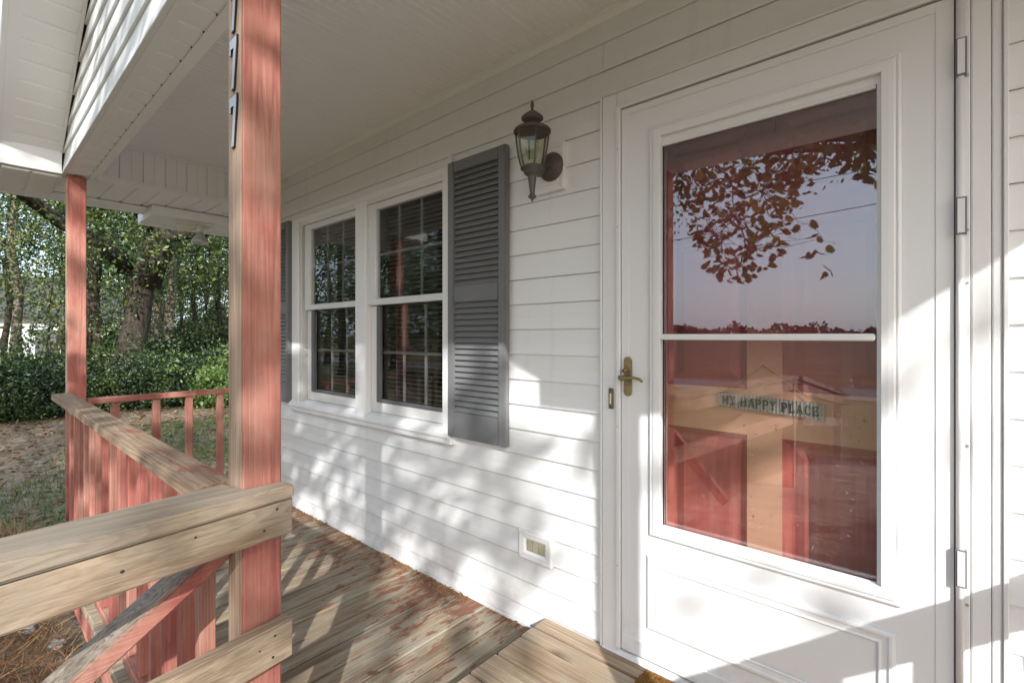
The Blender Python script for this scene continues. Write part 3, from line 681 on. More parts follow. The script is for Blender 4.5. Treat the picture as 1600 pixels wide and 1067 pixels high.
# inner face of front beam: bead panels (seen in the door glass)
xx = PXL
while xx < PXR - .01:
    x1 = min(xx + .127, PXR)
    mb = MB(); mb.prism([(xx + .001, YB1 - .002), (xx + .004, YB1), (xx + .06, YB1), (xx + .062, YB1 - .004), (xx + .066, YB1), (x1 - .004, YB1), (x1 - .001, YB1 - .002), (x1 - .001, YB1 - .011), (xx + .001, YB1 - .011)], 'Z', 2.325, 2.529)
    obj('frieze_panel', mb, M['ceil'], pr); xx = x1
obj('beam_trim', MB().box(PXL - .09, PXR + .09, YB1 - .03, YB1 + .016, BZ, 2.3245).bevel(.004, 2), M['ceil'], pr)
obj('beam_trim', MB().box(PXL - .09, PXR + .09, YB0, YB0 + .034, BZ - .002, BZ + .016).bevel(.002), M['ceil'], pr)
xx = PXL - .05
while xx < PXR + .05:
    x1 = xx + .127
    mb = MB(); mb.prism([(xx, BZ + .003), (x1 - .016, BZ + .003), (x1 - .012, BZ + .0105), (x1 - .004, BZ + .0105), (x1 - .0005, BZ + .003), (x1 - .0005, BZ + .017), (xx, BZ + .017)], 'Y', YB0 + .034, YB1 - .031)
    obj('soffit_panel', mb, M['ceil'], pr)
    if src is None: src = obj('soffit_notch', MB().box(x1 - .013, x1 - .003, YB1 - .0325, YB1 - .0295, BZ - .0015, BZ + .001), M['gap'], pr); o0 = WL[src.name] - Vector((x1, 0, 0))
    else: put('soffit_notch', src, pr, o0 + Vector((x1, 0, 0)))
    xx = x1
# gable: rake line z = RZ + m*(x-x0)
RM = .56; RX = -4.154; RZ0 = 2.335; XM = (PXL + PXR) / 2
ROOFX = PXL - .58 - .16
def roofz(x):
    q = x if x <= XM else 2 * XM - x
    return BZ + .185 + .455 * (q - ROOFX)
def rakez(x): return RZ0 + RM * ((x - RX) if x <= XM else (2 * XM - x - RX))
k = 0
while True:
    z0 = BZ + .012 + k * P; z1 = z0 + P
    if z0 > rakez(XM) - .02: break
    za = max(z0, RZ0 + .001)
    def xr(z): return max(RX + (z - RZ0) / RM, PXL - .045)
    a0, a1 = xr(z0), xr(min(z1, rakez(XM)))
    mb = MB(); bm = mb.bm; yb = YB0 - .0145; yt = YB0 - .003
    b0, b1 = 2 * XM - a0, 2 * XM - a1
    v = [bm.verts.new(q) for q in ((a0, yb, z0), (b0, yb, z0), (b1, yt, z1), (a1, yt, z1), (a0, YB0, z0), (b0, YB0, z0), (b1, YB0, z1), (a1, YB0, z1))]
    for f in ((0, 1, 2, 3), (7, 6, 5, 4), (0, 4, 5, 1), (1, 5, 6, 2), (2, 6, 7, 3), (3, 7, 4, 0)): bm.faces.new([v[i] for i in f])
    obj('siding_board', mb, M['vinyl'], pr); k += 1
obj('starter_trim', MB().box(PXL - .05, PXR + .05, YB0 - .018, YB0, BZ - .003, BZ + .011).bevel(.002), M['vinyl'], pr)
gb = MB().prism([(PXL - .1, BZ + .02), (PXR + .1, BZ + .02), (XM, rakez(XM) + .02)], 'Y', YB0 + .001, YB0 + .018); obj('gable_backing', gb, M['ceil'], pr)
# rake soffits, panel by panel, and return boxes
YO = -1.50
EX = .58   # eave overhang beyond the end friezes
for sgn in (-1, 1):
    def fx(x): return x if sgn < 0 else 2 * XM - x
    x = PXL - .02; dxp = .127 / math.sqrt(1 + RM * RM)
    while x < XM - .001:
        x1 = min(x + dxp, XM); mb = MB()
        pts = [(fx(x), rakez(fx(x))), (fx(x1 - .012), rakez(fx(x1 - .012))), (fx(x1 - .009), rakez(fx(x1 - .009)) + .008), (fx(x1 - .003), rakez(fx(x1 - .003)) + .008), (fx(x1), rakez(fx(x1))), (fx(x1), rakez(fx(x1)) + .016), (fx(x), rakez(fx(x)) + .016)]
        mb.prism(pts, 'Y', YO + .03, YB0 - .016); obj('soffit_panel', mb, M['ceil'], pr); x = x1
    for ya, yb_, dz in ((YB0 - .030, YB0 - .0155, -.006), (YO + .0, YO + .045, -.006)):
        mb = MB().prism([(fx(PXL - .02), rakez(fx(PXL - .02)) + dz), (fx(XM), rakez(fx(XM)) + dz), (fx(XM), rakez(fx(XM)) - .0005), (fx(PXL - .02), rakez(fx(PXL - .02)) - .0005)], 'Y', ya, yb_); obj('soffit_trim', mb, M['ceil'], pr)
    mb = MB().prism([(fx(PXL - .02), rakez(fx(PXL - .02)) - .02), (fx(XM), rakez(fx(XM)) - .02), (fx(XM), roofz(fx(XM)) - .001), (fx(PXL - .02), roofz(fx(PXL - .02)) - .001)], 'Y', YO - .022, YO - .001); obj('fascia', mb, M['ceil'], pr)
    # return box
    bx0, bx1 = (PXL - EX - .1, PXL + .02) if sgn < 0 else (PXR - .02, PXR + EX + .1)
    zt = rakez(fx(PXL + .03))
    zq = roofz(ROOFX + .03) - .01
    mb = MB().prism([(bx0 if sgn < 0 else bx1, BZ - .005), (bx1 if sgn < 0 else bx0, BZ - .005), (bx1 if sgn < 0 else bx0, zt + .12), (bx0 if sgn < 0 else bx1, zq)], 'Y', YO - .0225, YB0 - .0185)
    obj('return_box', mb, M['ceil'], pr)
    # eave soffit, panel by panel along y
    y = YB0 - .015
    xa, xb = sorted((PXL - .016, PXL - EX + .05)) if sgn < 0 else sorted((PXR + .016, PXR + EX - .05))
    y = -1.495
    while y < .01:
        y1 = y + .127; mb = MB()
        mb.prism([(y, BZ + .001), (y1 - .018, BZ + .001), (y1 - .013, BZ + .0085), (y1 - .004, BZ + .0085), (y1 - .0005, BZ + .001), (y1 - .0005, BZ + .014), (y, BZ + .014)], 'X', xa, xb)
        if y > YB0 - .1: obj('soffit_panel', mb, M['ceil'], pr)
        else: mb.xf(Matrix.Translation((0, 0, -.0225))); obj('soffit_panel', mb, M['ceil'], pr)
        dz = 0 if y > YB0 - .1 else -.0225
        xn = (xa if sgn < 0 else xb)
        put('soffit_notch', src, pr, (xn + .004 * -sgn * -1, y1 - .008, BZ - .0005 + dz)).rotation_euler[2] = math.pi / 2
        y = y1
    xo = PXL - EX - .1 if sgn < 0 else PXR + EX + .1
    e0, e1 = sorted((xo, xo - sgn * .15))
    obj('eave_trim', MB().box(e0, e1, YO + .002, .02, BZ - .024, BZ - .001).bevel(.003), M['ceil'], pr)
    f0, f1 = sorted((xo + sgn * .001, xo + sgn * .022))
    obj('fascia', MB().box(f0, f1, YO - .02, .3, BZ - .03, BZ + .18), M['ceil'], pr)
    # roof slope
    mb = MB().prism([(fx(ROOFX), roofz(fx(ROOFX))), (fx(XM), roofz(fx(XM))), (fx(XM), roofz(fx(XM)) + .05), (fx(ROOFX), roofz(fx(ROOFX)) + .05)], 'Y', YO - .05, 3.2)
    obj('roof_slope', mb, M['shingle'], pr)
obj('eave_box', MB().box(-4.90, -4.44, -.70, .0, 2.212, 2.284).box(-4.89, -4.83, -.698, .0, 2.200, 2.2115).bevel(.003), M['ceil'], pr)
# floodlight
fl = thing('floodlight', (-4.5, -.36, 2.21), 'white twin lamp floodlight under the far end of the porch eave', 'floodlight')
obj('mount_plate', MB().lathe([(.062, 0), (.062, -.014), (.05, -.024)], (-4.5, -.33, 2.2115), 'Z', 24), M['bulbwhite'], fl)
obj('lamp_holder', MB().tube([(-4.5, -.36, 2.19), (-4.47, -.375, 2.165), (-4.46, -.38, 2.12)], [.022, .024, .028], 14), M['bulbwhite'], fl)
obj('lamp_holder', MB().tube([(-4.5, -.31, 2.19), (-4.52, -.44, 2.165), (-4.54, -.52, 2.16)], [.022, .026, .034], 14), M['bulbwhite'], fl)
obj('flood_bulb', MB().lathe([(.026, 2.125), (.028, 2.105), (.045, 2.085), (.058, 2.06), (.06, 2.045), (.045, 2.033), (.01, 2.03)], (-4.46, -.38, 0), 'Z', 24), M['chrome'], fl)

# ================================================================== PORCH FLOOR, POSTS, RAILS
fl_ = thing('porch_floor', (-1.8, -.6, 0), kind='structure')
bw = .1365; x = -1.467 - bw * 20; i = 0
while x < .55:
    x0, x1 = x + .0042, x + bw - .0042
    o = obj('deck_board', MB().box(x0, x1, -1.262 + random.uniform(-.004, .004), .012, -.036, random.uniform(-.0025, .0005)).bevel(.004, 1), M['deck'], fl_)
    x += bw
obj('rim_board', MB().box(-4.2, -1.22, -1.238, -1.20, -.23, -.037).bevel(.003), M['redX'], fl_)
obj('floor_joist', MB().box(-4.2, .5, -1.15, -1.11, -.25, -.04).box(-4.2, .5, -.6, -.56, -.25, -.04).box(-4.2, .5, -.05, -.01, -.25, -.04), M['greyX'], fl_)
# ramp/landing in front of the door (behind the camera, seen in the glass)
rp = thing('ramp', (-.35, -3, -.1), kind='structure')
y = -1.27; k = 0
while y > -6.6:
    z = 0 if y > -2.9 else (y + 2.9) * .125
    z2 = 0 if y - .14 > -2.9 else (y - .14 + 2.9) * .125
    mb = MB(); mb.hexa([(-1.2, y - .137, z2 - .038), (.52, y - .137, z2 - .038), (.52, y, z - .038), (-1.2, y, z - .038), (-1.2, y - .137, z2), (.52, y - .137, z2), (.52, y, z), (-1.2, y, z)])
    obj('ramp_board', mb.bevel(.003), M['deckX'], rp); y -= .14; k += 1
obj('ramp_skirt', MB().box(-1.19, -1.152, -2.9, -1.28, -.3, -.04).box(.47, .51, -2.9, -1.28, -.3, -.04), M['greyY'], rp)

def post(x0, y0, label, name='porch_post'):
    mb = MB(); w_ = .089; bm = mb.bm
    mb.box(x0, x0 + w_, y0, y0 + w_, -.40, BZ - .006)
    mb.bevel(.004, 2)
    for f in bm.faces:
        if f.normal.y < -.9: f.material_index = 1
    return obj(name, mb, [M['redZ'], M['tanface']], None, label, 'porch post', 'red stained posts holding up the porch roof')
p1 = post(-1.280, -1.219, 'thick nearest red stained porch post with black house numbers, standing through the new pine rail')
p2 = post(-4.092, -1.219, 'thin looking red post at the far porch corner in front of the woods')
p3 = post(.375, -1.219, 'red porch post on the latch-free side of the entry, behind the viewer')
nm = MB().box(-1.2, -1.196, -1.2195, -1.2255, 1.2, 1.203)
# house numbers on outer face of near post
def seven(zb, flag):
    s = thing('house_number', (-1.235, -1.222, zb))
    H = .122
    pts = [(-1.258, zb + H), (-1.212, zb + H), (-1.212, zb + H - .02), (-1.230, zb), (-1.245, zb), (-1.229, zb + H - .024), (-1.250, zb + H - .024), (-1.250, zb + H - .036), (-1.258, zb + H - .036)]
    obj('numeral', MB().prism(pts, 'Y', -1.2192, -1.2235), M['black'], s)
    q = [((a + 1.236) * .9 - 1.236, (b - zb - H / 2) * .96 + zb + H / 2) for a, b in pts]
    obj('numeral_face', MB().prism(q, 'Y', -1.2236, -1.2241), M['numface'], s)
    return s
for zb, lab in ((1.732, 'lowest black numeral 7 screwed to the near porch post'), (1.868, 'middle black numeral 7 on the near porch post'), (2.004, 'topmost black numeral 7 on the near porch post, cut by the picture edge')):
    tag(seven(zb, 1), lab, 'house number', 'black house numbers on the near post')
# front railing A
ra = thing('porch_railing', (-2.65, -1.25, 0), 'long red front porch railing with worn peeling cap running to the far corner post', 'railing', 'red wooden porch railings')
obj('cap_rail', MB().box(-3.998, -1.285, -1.292, -1.203, .903, .941).bevel(.004, 2), M['cap'], ra)
obj('bottom_rail', MB().box(-3.998, -1.285, -1.245, -1.190, .055, .093).bevel(.004), M['redX'], ra)
x = -3.93; bsrc = None
while x < -1.33:
    if bsrc is None: bsrc = obj('baluster', MB().box(x, x + .038, -1.236, -1.198, .094, .902).bevel(.002), M['redZ'], ra); bo = WL[bsrc.name] - Vector((x, 0, 0))
    else: put('baluster', bsrc, ra, bo + Vector((x, 0, 0)))
    x += .164
# side railing B and right end rail
def endrail(xc, lab, hz, ys, tall=.038, nm='porch_railing'):
    t = thing(nm, (xc, -.6, 0), lab, 'railing', 'red wooden porch railings')
    obj('cap_rail', MB().box(xc - .03, xc + .03, -1.128, .0, hz - tall, hz).bevel(.003), M['redY'], t)
    obj('bottom_rail', MB().box(xc - .02, xc + .02, -1.128, .0, .06, .098).bevel(.003), M['redY'], t)
    s0 = None
    for y in ys:
        if s0 is None: s0 = obj('baluster', MB().box(xc - .019, xc + .019, y - .021, y + .021, .099, hz - tall - .001).bevel(.002), M['redZ'], t)
        else: put('baluster', s0, t, (WL[s0.name].x, y, WL[s0.name].z))
    return t
endrail(-4.05, 'short red railing closing the far end of the porch before the leafy yard', .893, [-.982, -.76, -.565, -.365, -.165])
endrail(.485, 'red railing closing the near end of the porch beside the storm door', .95, [-1.06, -.85, -.645, -.44, -.235], .094)
# new pine rail C
def rot_c(mb, ang=R(7.3)):
    pv = Vector((-1.19, -1.13, 0)); return mb.xf(Matrix.Translation(pv) @ Matrix.Rotation(ang, 4, 'Z') @ Matrix.Translation(-pv))
rc = thing('ramp_railing', (-1.17, -2.2, 0), 'new pale pine ramp railing with broad cap, fixed to the near post', 'railing', 'pine ramp railings')
mb = MB(); L = -3.2
mb.prism([(-1.28, L), (-1.138, L), (-1.138, -1.128), (-1.1875, -1.128), (-1.1875, -1.223), (-1.28, -1.223)], 'Z', .9075, .940)
obj('cap_board', rot_c(mb.bevel(.005, 2)), M['pineY'], rc)
obj('side_board', rot_c(MB().box(-1.1885, -1.150, L, -1.125, .822, .9065).bevel(.004, 2)), M['pineY'], rc)
obj('side_board', rot_c(MB().box(-1.1885, -1.150, L, -1.125, .527, .617).bevel(.004, 2)), M['pineY'], rc, 'greyer lower pine side board')
obj('end_post', MB().box(-.985, -.896, -3.15, -3.061, -.45, .906).bevel(.003), M['pineZ'], rc)
def nails(mb_pts):
    for (x, y, z) in mb_pts: obj('nail', MB().lathe([(random.uniform(.0022, .0034), 0), (.002, .0008)], (x, y, z), 'X', 8), M['gap'], rc)
def sx(y): return -1.149 + math.tan(R(7.3)) * (-1.13 - y)
nails([(sx(-1.16), -1.16, .888), (sx(-1.19), -1.19, .848), (sx(-1.165), -1.165, .597), (sx(-1.2), -1.2, .58), (sx(-1.17), -1.17, .55), (sx(-1.33), -1.33, .882), (sx(-1.45), -1.45, .862)])
# lower sloping ramp rail and far post seen in the glass
r2 = thing('ramp_railing', (-1.0, -5, 0), 'pine ramp railing sloping down to a post at the foot of the ramp', 'railing', 'pine ramp railings')
for dz, h in ((.90, .038), (.78, .09), (.50, .09)):
    mb = MB(); mb.hexa([(-.95, -6.4, dz - .45), (-.86, -6.4, dz - .45), (-.86, -3.25, dz), (-.95, -3.25, dz), (-.95, -6.4, dz - .45 + h), (-.86, -6.4, dz - .45 + h), (-.86, -3.25, dz + h), (-.95, -3.25, dz + h)])
    obj('side_board', mb, M['greyY'], r2)
obj('end_post', MB().box(-1.04, -.951, -6.45, -6.36, -.45, .55), M['pineZ'], r2)
r3 = thing('ramp_railing', (.5, -3, 0), 'pine ramp railing on the door hinge side, out in front of the porch', 'railing', 'pine ramp railings')
for z0, z1 in ((.946, .983), (.826, .944), (.535, .672)): obj('side_board', MB().box(.47, .51 if z0 < .94 else .56, -3.2, -1.225, z0, z1).bevel(.003), M['greyY'], r3)
obj('end_post', MB().box(.512, .60, -3.15, -3.06, -.45, .98), M['pineZ'], r3)
# old stair handrail
sh = thing('stair_handrail', (-1.3, -1.6, .3), 'old slanting grey topped red stair handrail running down from behind the pine rail', 'handrail')
sl_ = .67; yA, yB = -1.222, -2.9; zA = .81
mb = MB(); mb.hexa([(-1.345, yB, zA - sl_ * (yA - yB) - .046), (-1.252, yB, zA - sl_ * (yA - yB) - .046), (-1.252, yA, zA - .046), (-1.345, yA, zA - .046), (-1.345, yB, zA - sl_ * (yA - yB)), (-1.252, yB, zA - sl_ * (yA - yB)), (-1.252, yA, zA), (-1.345, yA, zA)])
mb.bevel(.005, 2)
for f in mb.bm.faces:
    if f.normal.z > .6: f.material_index = 1
obj('rail', mb, [M['redY'], M['greyY']], sh)
obj('newel_post', MB().box(-1.34, -1.26, -2.93, -2.85, -.45, zA - sl_ * 1.62 - .02), M['redZ'], sh)
# step platform
sp = thing('step_platform', (-.42, -.45, 0), 'low pale new pine step platform laid along the foot of the storm door', 'step')
y = .0; 
for wd in (.083, .079, .137, .137, .137, .137, .137):
    obj('step_board', MB().box(-1.243 + random.uniform(-.004, .004), .34, y - wd + .002, y - .0025, .052, .0905 + random.uniform(-.001, .001)).bevel(.004, 2), M['pineX'], sp); y -= wd + .0035
obj('step_frame', MB().box(-1.238, -1.20, y + .01, -.003, .0015, .0515).box(-1.2, .33, y + .01, y + .05, .0015, .0515), M['greyY'], sp)
# mat
mt = MB(); bmm = mt.bm
mt.box(-.766, .02, -.50, -.044, .092, .108); mt.bevel(.004)
mat_o = thing('doormat', (-.37, -.27, .092), 'brown coir doormat lying on the pine step at the storm door', 'doormat')
obj('mat_base', mt, M['coir'], mat_o)
rng = np.random.default_rng(5)
Nf = 9000; px = rng.uniform(-.766, -.45, Nf); py = rng.uniform(-.30, -.044, Nf); an = rng.uniform(0, 6.28, Nf); ln = rng.uniform(.006, .012, Nf)
v0 = np.stack([px, py, np.full(Nf, .107)], 1); d = np.stack([np.cos(an) * .004, np.sin(an) * .004, ln], 1); sd_ = np.stack([-np.sin(an) * .0007, np.cos(an) * .0007, np.zeros(Nf)], 1)
vv = np.concatenate([v0 - sd_, v0 + sd_, v0 + d], 0); idx = np.arange(Nf); npmesh('mat_bristles', vv, np.stack([idx, idx + Nf, idx + 2 * Nf], 1), M['coir'], mat_o, kind='stuff')

# ================================================================== VEGETATION
def leaf_quads(cent, size, rng, up=.25, asp=.55):
    n_ = len(cent); d = rng.normal(size=(n_, 3)); d[:, 2] -= up; d /= np.linalg.norm(d, axis=1, keepdims=True)
    e = rng.normal(size=(n_, 3)); e[:, 2] *= .55; s_ = np.cross(d, e); s_ /= np.linalg.norm(s_, axis=1, keepdims=True) + 1e-9
    sz = (size * rng.uniform(.6, 1.35, n_))[:, None]
    nn = np.cross(d, s_); bend = nn * sz * .12
    a = cent; b = cent + d * sz * .55 + s_ * sz * asp * .5 - bend; c = cent + d * sz; e2 = cent + d * sz * .55 - s_ * sz * asp * .5 - bend
    v = np.concatenate([a, b, c, e2], 0); i = np.arange(n_)
    return v, np.concatenate([np.stack([i, i + n_, i + 2 * n_], 1), np.stack([i, i + 2 * n_, i + 3 * n_], 1)], 0)
def clumps(rng, nclump, per, box_c, box_r, cr, shape='ell'):
    c = rng.normal(size=(nclump, 3)); c /= np.linalg.norm(c, axis=1, keepdims=True); c *= rng.uniform(.25, 1, (nclump, 1)) ** .45
    c = c * np.array(box_r) + np.array(box_c)
    cs = np.repeat(c, per, 0); p = rng.normal(size=(len(cs), 3)) * np.array([cr, cr, cr * .6]); return cs + p, c
def limb_tube(mb, a, b, r0, r1, rng, n=6, sag=.12, seg=5):
    a = Vector(a); b = Vector(b); pts = []; L_ = (b - a).length
    for i in range(seg + 1):
        t = i / seg; p = a.lerp(b, t) + Vector(rng.normal(size=3)) * (L_ * .035 if 0 < i < seg else 0); p.z += sag * L_ * math.sin(math.pi * t) * .5; pts.append(p)
    mb.tube(pts, [r0 + (r1 - r0) * i / seg for i in range(seg + 1)], n, True); return pts
def tree(name, base, h, r, lean, crown_c, crown_r, nclump, per, lsize, label, bark='bark', leaf='leafdark', seed=0, group=None, cr=.5, limbs=6, extra=None, cat='tree', nside=10):
    g = np.random.default_rng(seed); t = thing(name, base, label, cat, group)
    mb = MB(); bx, by, bz = base; pts = []; rad = []
    for i in range(9):
        f = i / 8; pts.append((bx + lean[0] * f + (g.normal() * .05 * h / 8 if i else 0), by + lean[1] * f + (g.normal() * .05 * h / 8 if i else 0), bz - .1 + (h + .1) * f)); rad.append(r * (1.35 if i == 0 else 1 - .72 * f))
    mb.tube(pts, rad, nside, True); obj('trunk', mb, M[bark], t)
    lv, cc = clumps(g, nclump, per, crown_c, crown_r, cr)
    lm = MB()
    for i in range(limbs):
        k = g.integers(3, 8); tgt = cc[g.integers(0, len(cc))]; limb_tube(lm, pts[k], tgt, rad[k] * .5, .012, g, 6)
    if limbs: obj('limbs', lm, M[bark], t)
    if extra is not None: lv = np.concatenate([lv, extra], 0)
    v, f = leaf_quads(lv, lsize, g); npmesh('crown', v, f, M[leaf], t); return t
def bush(name, c, rr, nclump, per, ls, label, leaf='leafbush', seed=0, group=None):
    g = np.random.default_rng(seed); t = thing(name, (c[0], c[1], GZ), label, 'bush', group)
    lv, cc = clumps(g, nclump, per, c, rr, .2); top = c[2] + rr[2] * .55
    cc2 = np.stack([c[0] + g.normal(size=14) * rr[0] * .8, c[1] + g.normal(size=14) * rr[1] * .8, top + g.uniform(0, 1, 14) ** 1.6 * rr[2] * 1.1], 1)
    sp_ = np.repeat(cc2, 26, 0) + g.normal(size=(14 * 26, 3)) * np.array([.16, .16, .2]); nzs = np.sin(lv[:, 0] * 5.1 + seed) * np.sin(lv[:, 1] * 4.7) * np.sin(lv[:, 2] * 5.5 + 1)
    lv = np.concatenate([lv[nzs < .28], sp_], 0); lv = lv[lv[:, 2] > GZ]
    v, f = leaf_quads(lv, ls, g, .1); npmesh('foliage', v, f, M[leaf], t)
    mb = MB()
    for i in range(5): limb_tube(mb, (c[0] + g.normal() * .15, c[1] + g.normal() * .15, GZ - .05), cc[g.integers(0, len(cc))], .03, .008, g, 5)
    obj('stems', mb, M['bark'], t); return t
def dirpos(px, X):   # ground point seen at a photo column at distance X along the porch
    f_ = 750.; u_ = (px - 800) / f_; s_ = math.atan2(857, 750); vx, vy = -math.cos(s_), math.sin(s_); rx, ry = math.sin(s_), math.cos(s_)
    d = (vx + u_ * rx, vy + u_ * ry); t = -X / d[0]; return -X, -1.64 + t * d[1]
# big ivy-clad oak at the edge of the yard
bx, by = dirpos(172, 15.5)
g = np.random.default_rng(11)
ivy = []
for i in range(1100):
    z = g.uniform(-.4, 5); a = g.uniform(0, 6.28); rr = .31 - .03 * z + abs(g.normal()) * .12
    if math.sin(z * 3.1 + a) < -.1: continue
    ivy.append((bx + rr * math.cos(a) + .03 * z, by + rr * math.sin(a) + .17 * z * .6, z))
big = tree('oak_tree', (bx, by, GZ), 9, .34, (.2, 1.9), (bx + .4, by + 1.0, 5.9), (4.4, 5.0, 3.0), 330, 80, .10, 'massive dark ivy clad oak leaning at the yard edge beyond the corner post', 'bark', 'leafdark', 21, None, .55, 10, np.array(ivy), nside=14)
mb = MB(); limb_tube(mb, (bx + .1, by + .75, 2.6), (bx + 1.2, by + 3.6, 7.2), .30, .06, g, 10, .1, 6); limb_tube(mb, (bx, by + .3, 3.0), (bx + 3.0, by - 3.8, 4.2), .19, .05, g, 8, .25, 7)
obj('limbs', mb, M['bark'], big)
specs = [  # px, distance, height, radius, lean, bark, label
    (34, 24, 13, .17, (0, -.5), 'palebark', 'slim sunlit tree in front of the white neighbour house, second from the left edge'),
    (66, 26, 9, .12, (.2, 2.2), 'palebark', 'slender tree leaning right before the white neighbour house'),
    (8, 27, 12, .13, (0, .3), 'bark', 'thin dark tree at the far left beside the neighbour house'),
    (145, 19, 12, .22, (0, .2), 'bark', 'straight dark tree just right of the far corner post'),
    (238, 21, 14, .16, (0, .35), 'palebark', 'pale spotted tree right of the ivy clad oak'),
    (262, 20, 14, .17, (.3, .2), 'palebark', 'pale trunk with a leaning fork, centre of the woods'),
    (280, 25, 13, .12, (0, .1), 'bark', 'thin brown tree just behind the forked pale trunk'),
    (307, 22, 13, .10, (0, .35), 'bark', 'left one of two close thin trees before the near post'),
    (315, 23, 14, .12, (0, .2), 'palebark', 'right one of two close thin trees before the near post'),
    (345, 24, 13, .14, (.1, -.1), 'bark', 'dark tree half hidden beside the near porch post'),
    (200, 30, 14, .2, (0, .2), 'bark', 'tree deep in the woods behind the ivy clad oak'),
    (100, 32, 13, .18, (0, .1), 'bark', 'tree hidden behind the far corner post near the white house'),
    (390, 22, 13, .2, (0, .2), 'bark', 'tree in the woods behind the near porch post'),
    (440, 19, 12, .22, (0, .2), 'bark', 'tree in the woods behind the house corner'),
    (330, 34, 14, .2, (0, .2), 'bark', 'tall tree far back in the woods on the right'),
    (250, 36, 14, .2, (0, .2), 'bark', 'tall tree far back in the middle of the woods'),
    (-60, 22, 12, .2, (0, .2), 'bark', 'tree outside the left picture edge by the yard'),
]
for i, (px, X, h, r, ln_, bk, lab) in enumerate(specs):
    tx, ty = dirpos(px, X); z = 6.0
    left = px < 130
    tree('woodland_tree', (tx, ty, GZ), h, r, ln_, (tx + .3, ty, z if not left else 5.6), (2.4, 2.3, 4.0 if not left else 3.4), 105 if not left else 85, 50, .11, lab, bk, 'leafdark', 40 + i, 'trees in the woods past the porch', .5, 5)
for i, (px, X, ty, h) in enumerate(((0, 12.5, -9.0, 10), (0, 16, -8.5, 12), (0, 15, -12.0, 11), (0, 21, -13.0, 13), (0, 20, -9.5, 12), (0, 26, -17, 13), (0, 27, -12.5, 13), (0, 18, -16.5, 12))):
    tree('woodland_tree', (-X, ty, GZ), h, .2, (.1, .2), (-X, ty, 4.6), (2.7, 2.7, 4.4), 120, 44, .15, ('roadside tree nearest the porch, mirrored in the window', 'roadside tree second nearest the porch, mirrored in the window', 'roadside tree closest to the road bend, mirrored in the window', 'tall roadside tree behind the nearest one, mirrored in the window', 'roadside tree on the woods edge, mirrored in the window', 'far roadside tree close to the road, mirrored in the window', 'far roadside tree on the woods edge, mirrored in the window', 'roadside tree standing closest to the road, mirrored in the window')[i], 'bark', 'leafdark', 300 + i, 'roadside trees mirrored in the windows', .55, 3)
# understory shrubs
bs = [(5, 14.5, .75), (45, 15, .7), (85, 14.2, .8), (128, 15.2, .9), (215, 14.8, .95), (255, 14.2, .8), (292, 14.6, .85), (350, 14.8, 1.0), (395, 14.2, 1.3), (20, 18, .8), (70, 18.5, .8), (190, 19, 1.4), (235, 18, 1.3), (275, 18.5, 1.2), (315, 18, 1.3), (355, 19, 1.7), (150, 20, 1.4), (-40, 14.5, 1.2), (430, 17, 2.0), (300, 29, 2.4), (220, 30, 2.0), (345, 28, 3.0), (160, 30, 2.2)]
blab = ['low shrub at the far left edge of the woods', 'low shrub before the neighbour house', 'leafy shrub left of the far corner post', 'dark shrub just right of the far corner post', 'dense dark shrub at the foot of the ivy clad oak', 'dark shrub under the forked pale trunk', 'dark shrub above the middle of the far railing', 'shrub beside the near post above the railing', 'shrub hidden behind the near post', 'back row shrub at far left before the white house', 'back row shrub hiding the base of the white house', 'tall back shrub behind the ivy clad oak', 'tall back shrub below the pale spotted tree', 'tall back shrub between forked trunk and thin trees', 'tall back shrub under the two thin trees', 'tallest back shrub next to the near post', 'back shrub behind the far corner post', 'shrub beyond the left picture edge', 'tall shrub behind the house corner', 'high thicket deep in the woods under the thin trees', 'high thicket deep behind the ivy clad oak', 'high thicket deep in the woods at the right', 'high thicket deep in the woods behind the corner post']
for i, ((px, X, h), lab) in enumerate(zip(bs, blab)):
    tx, ty = dirpos(px, X); hh = h + .35
    bush('shrub', (tx, ty, GZ + hh * .42), (1.0 if h < 3 else 1.6, .9 if h < 3 else 1.5, hh * .55), int(110 + 55 * h), 60, .065 if X < 17 else .10, lab, 'leafbush', 100 + i, 'undergrowth shrubs along the woods')
for i, (px, X, zc, lab) in enumerate(((70, 19.5, 2.7, 'leafy sapling before the white house'), (128, 18, 2.4, 'sapling close behind the far corner post'), (250, 23, 2.2, 'sapling between the pale spotted tree and the fork'), (330, 18, 2.0, 'sapling before the two close thin trees'))):
    tx, ty = dirpos(px, X)
    tree('sapling', (tx, ty, GZ), zc + 1.6, .035, (.2, .2), (tx, ty, zc), (1.0, 1.0, 1.7), 24, 30, .10, lab, 'bark', 'leafdark', 500 + i, 'saplings under the woods', .3, 4, None, 'sapling', 6)
gq = np.random.default_rng(91)
cf = []
for _ in range(330):
    px = gq.uniform(120, 520) if gq.random() < .9 else gq.uniform(-120, 120); X = gq.uniform(38, 62); tx, ty = dirpos(px, X)
    zc = gq.uniform(GZ, 13) if px > 120 else gq.uniform(GZ, 3.5); cf.append(gq.normal(size=(46, 3)) * np.array([1.3, 1.3, .9]) + np.array([tx, ty, zc]))
cf = np.concatenate(cf, 0); v, f = leaf_quads(cf, .34, gq); npmesh('far_woods', v, f, M['leafdark'], None, 'deeper woods closing the view behind the nearer trunks', 'woods', None, 'stuff')
tx, ty = dirpos(340, 13.2)
bush('fern_shrub', (tx, ty, GZ + .45), (.55, .45, .5), 60, 30, .10, 'bright yellow green shrub at the woods edge beside the near post', 'leafbright', 140)
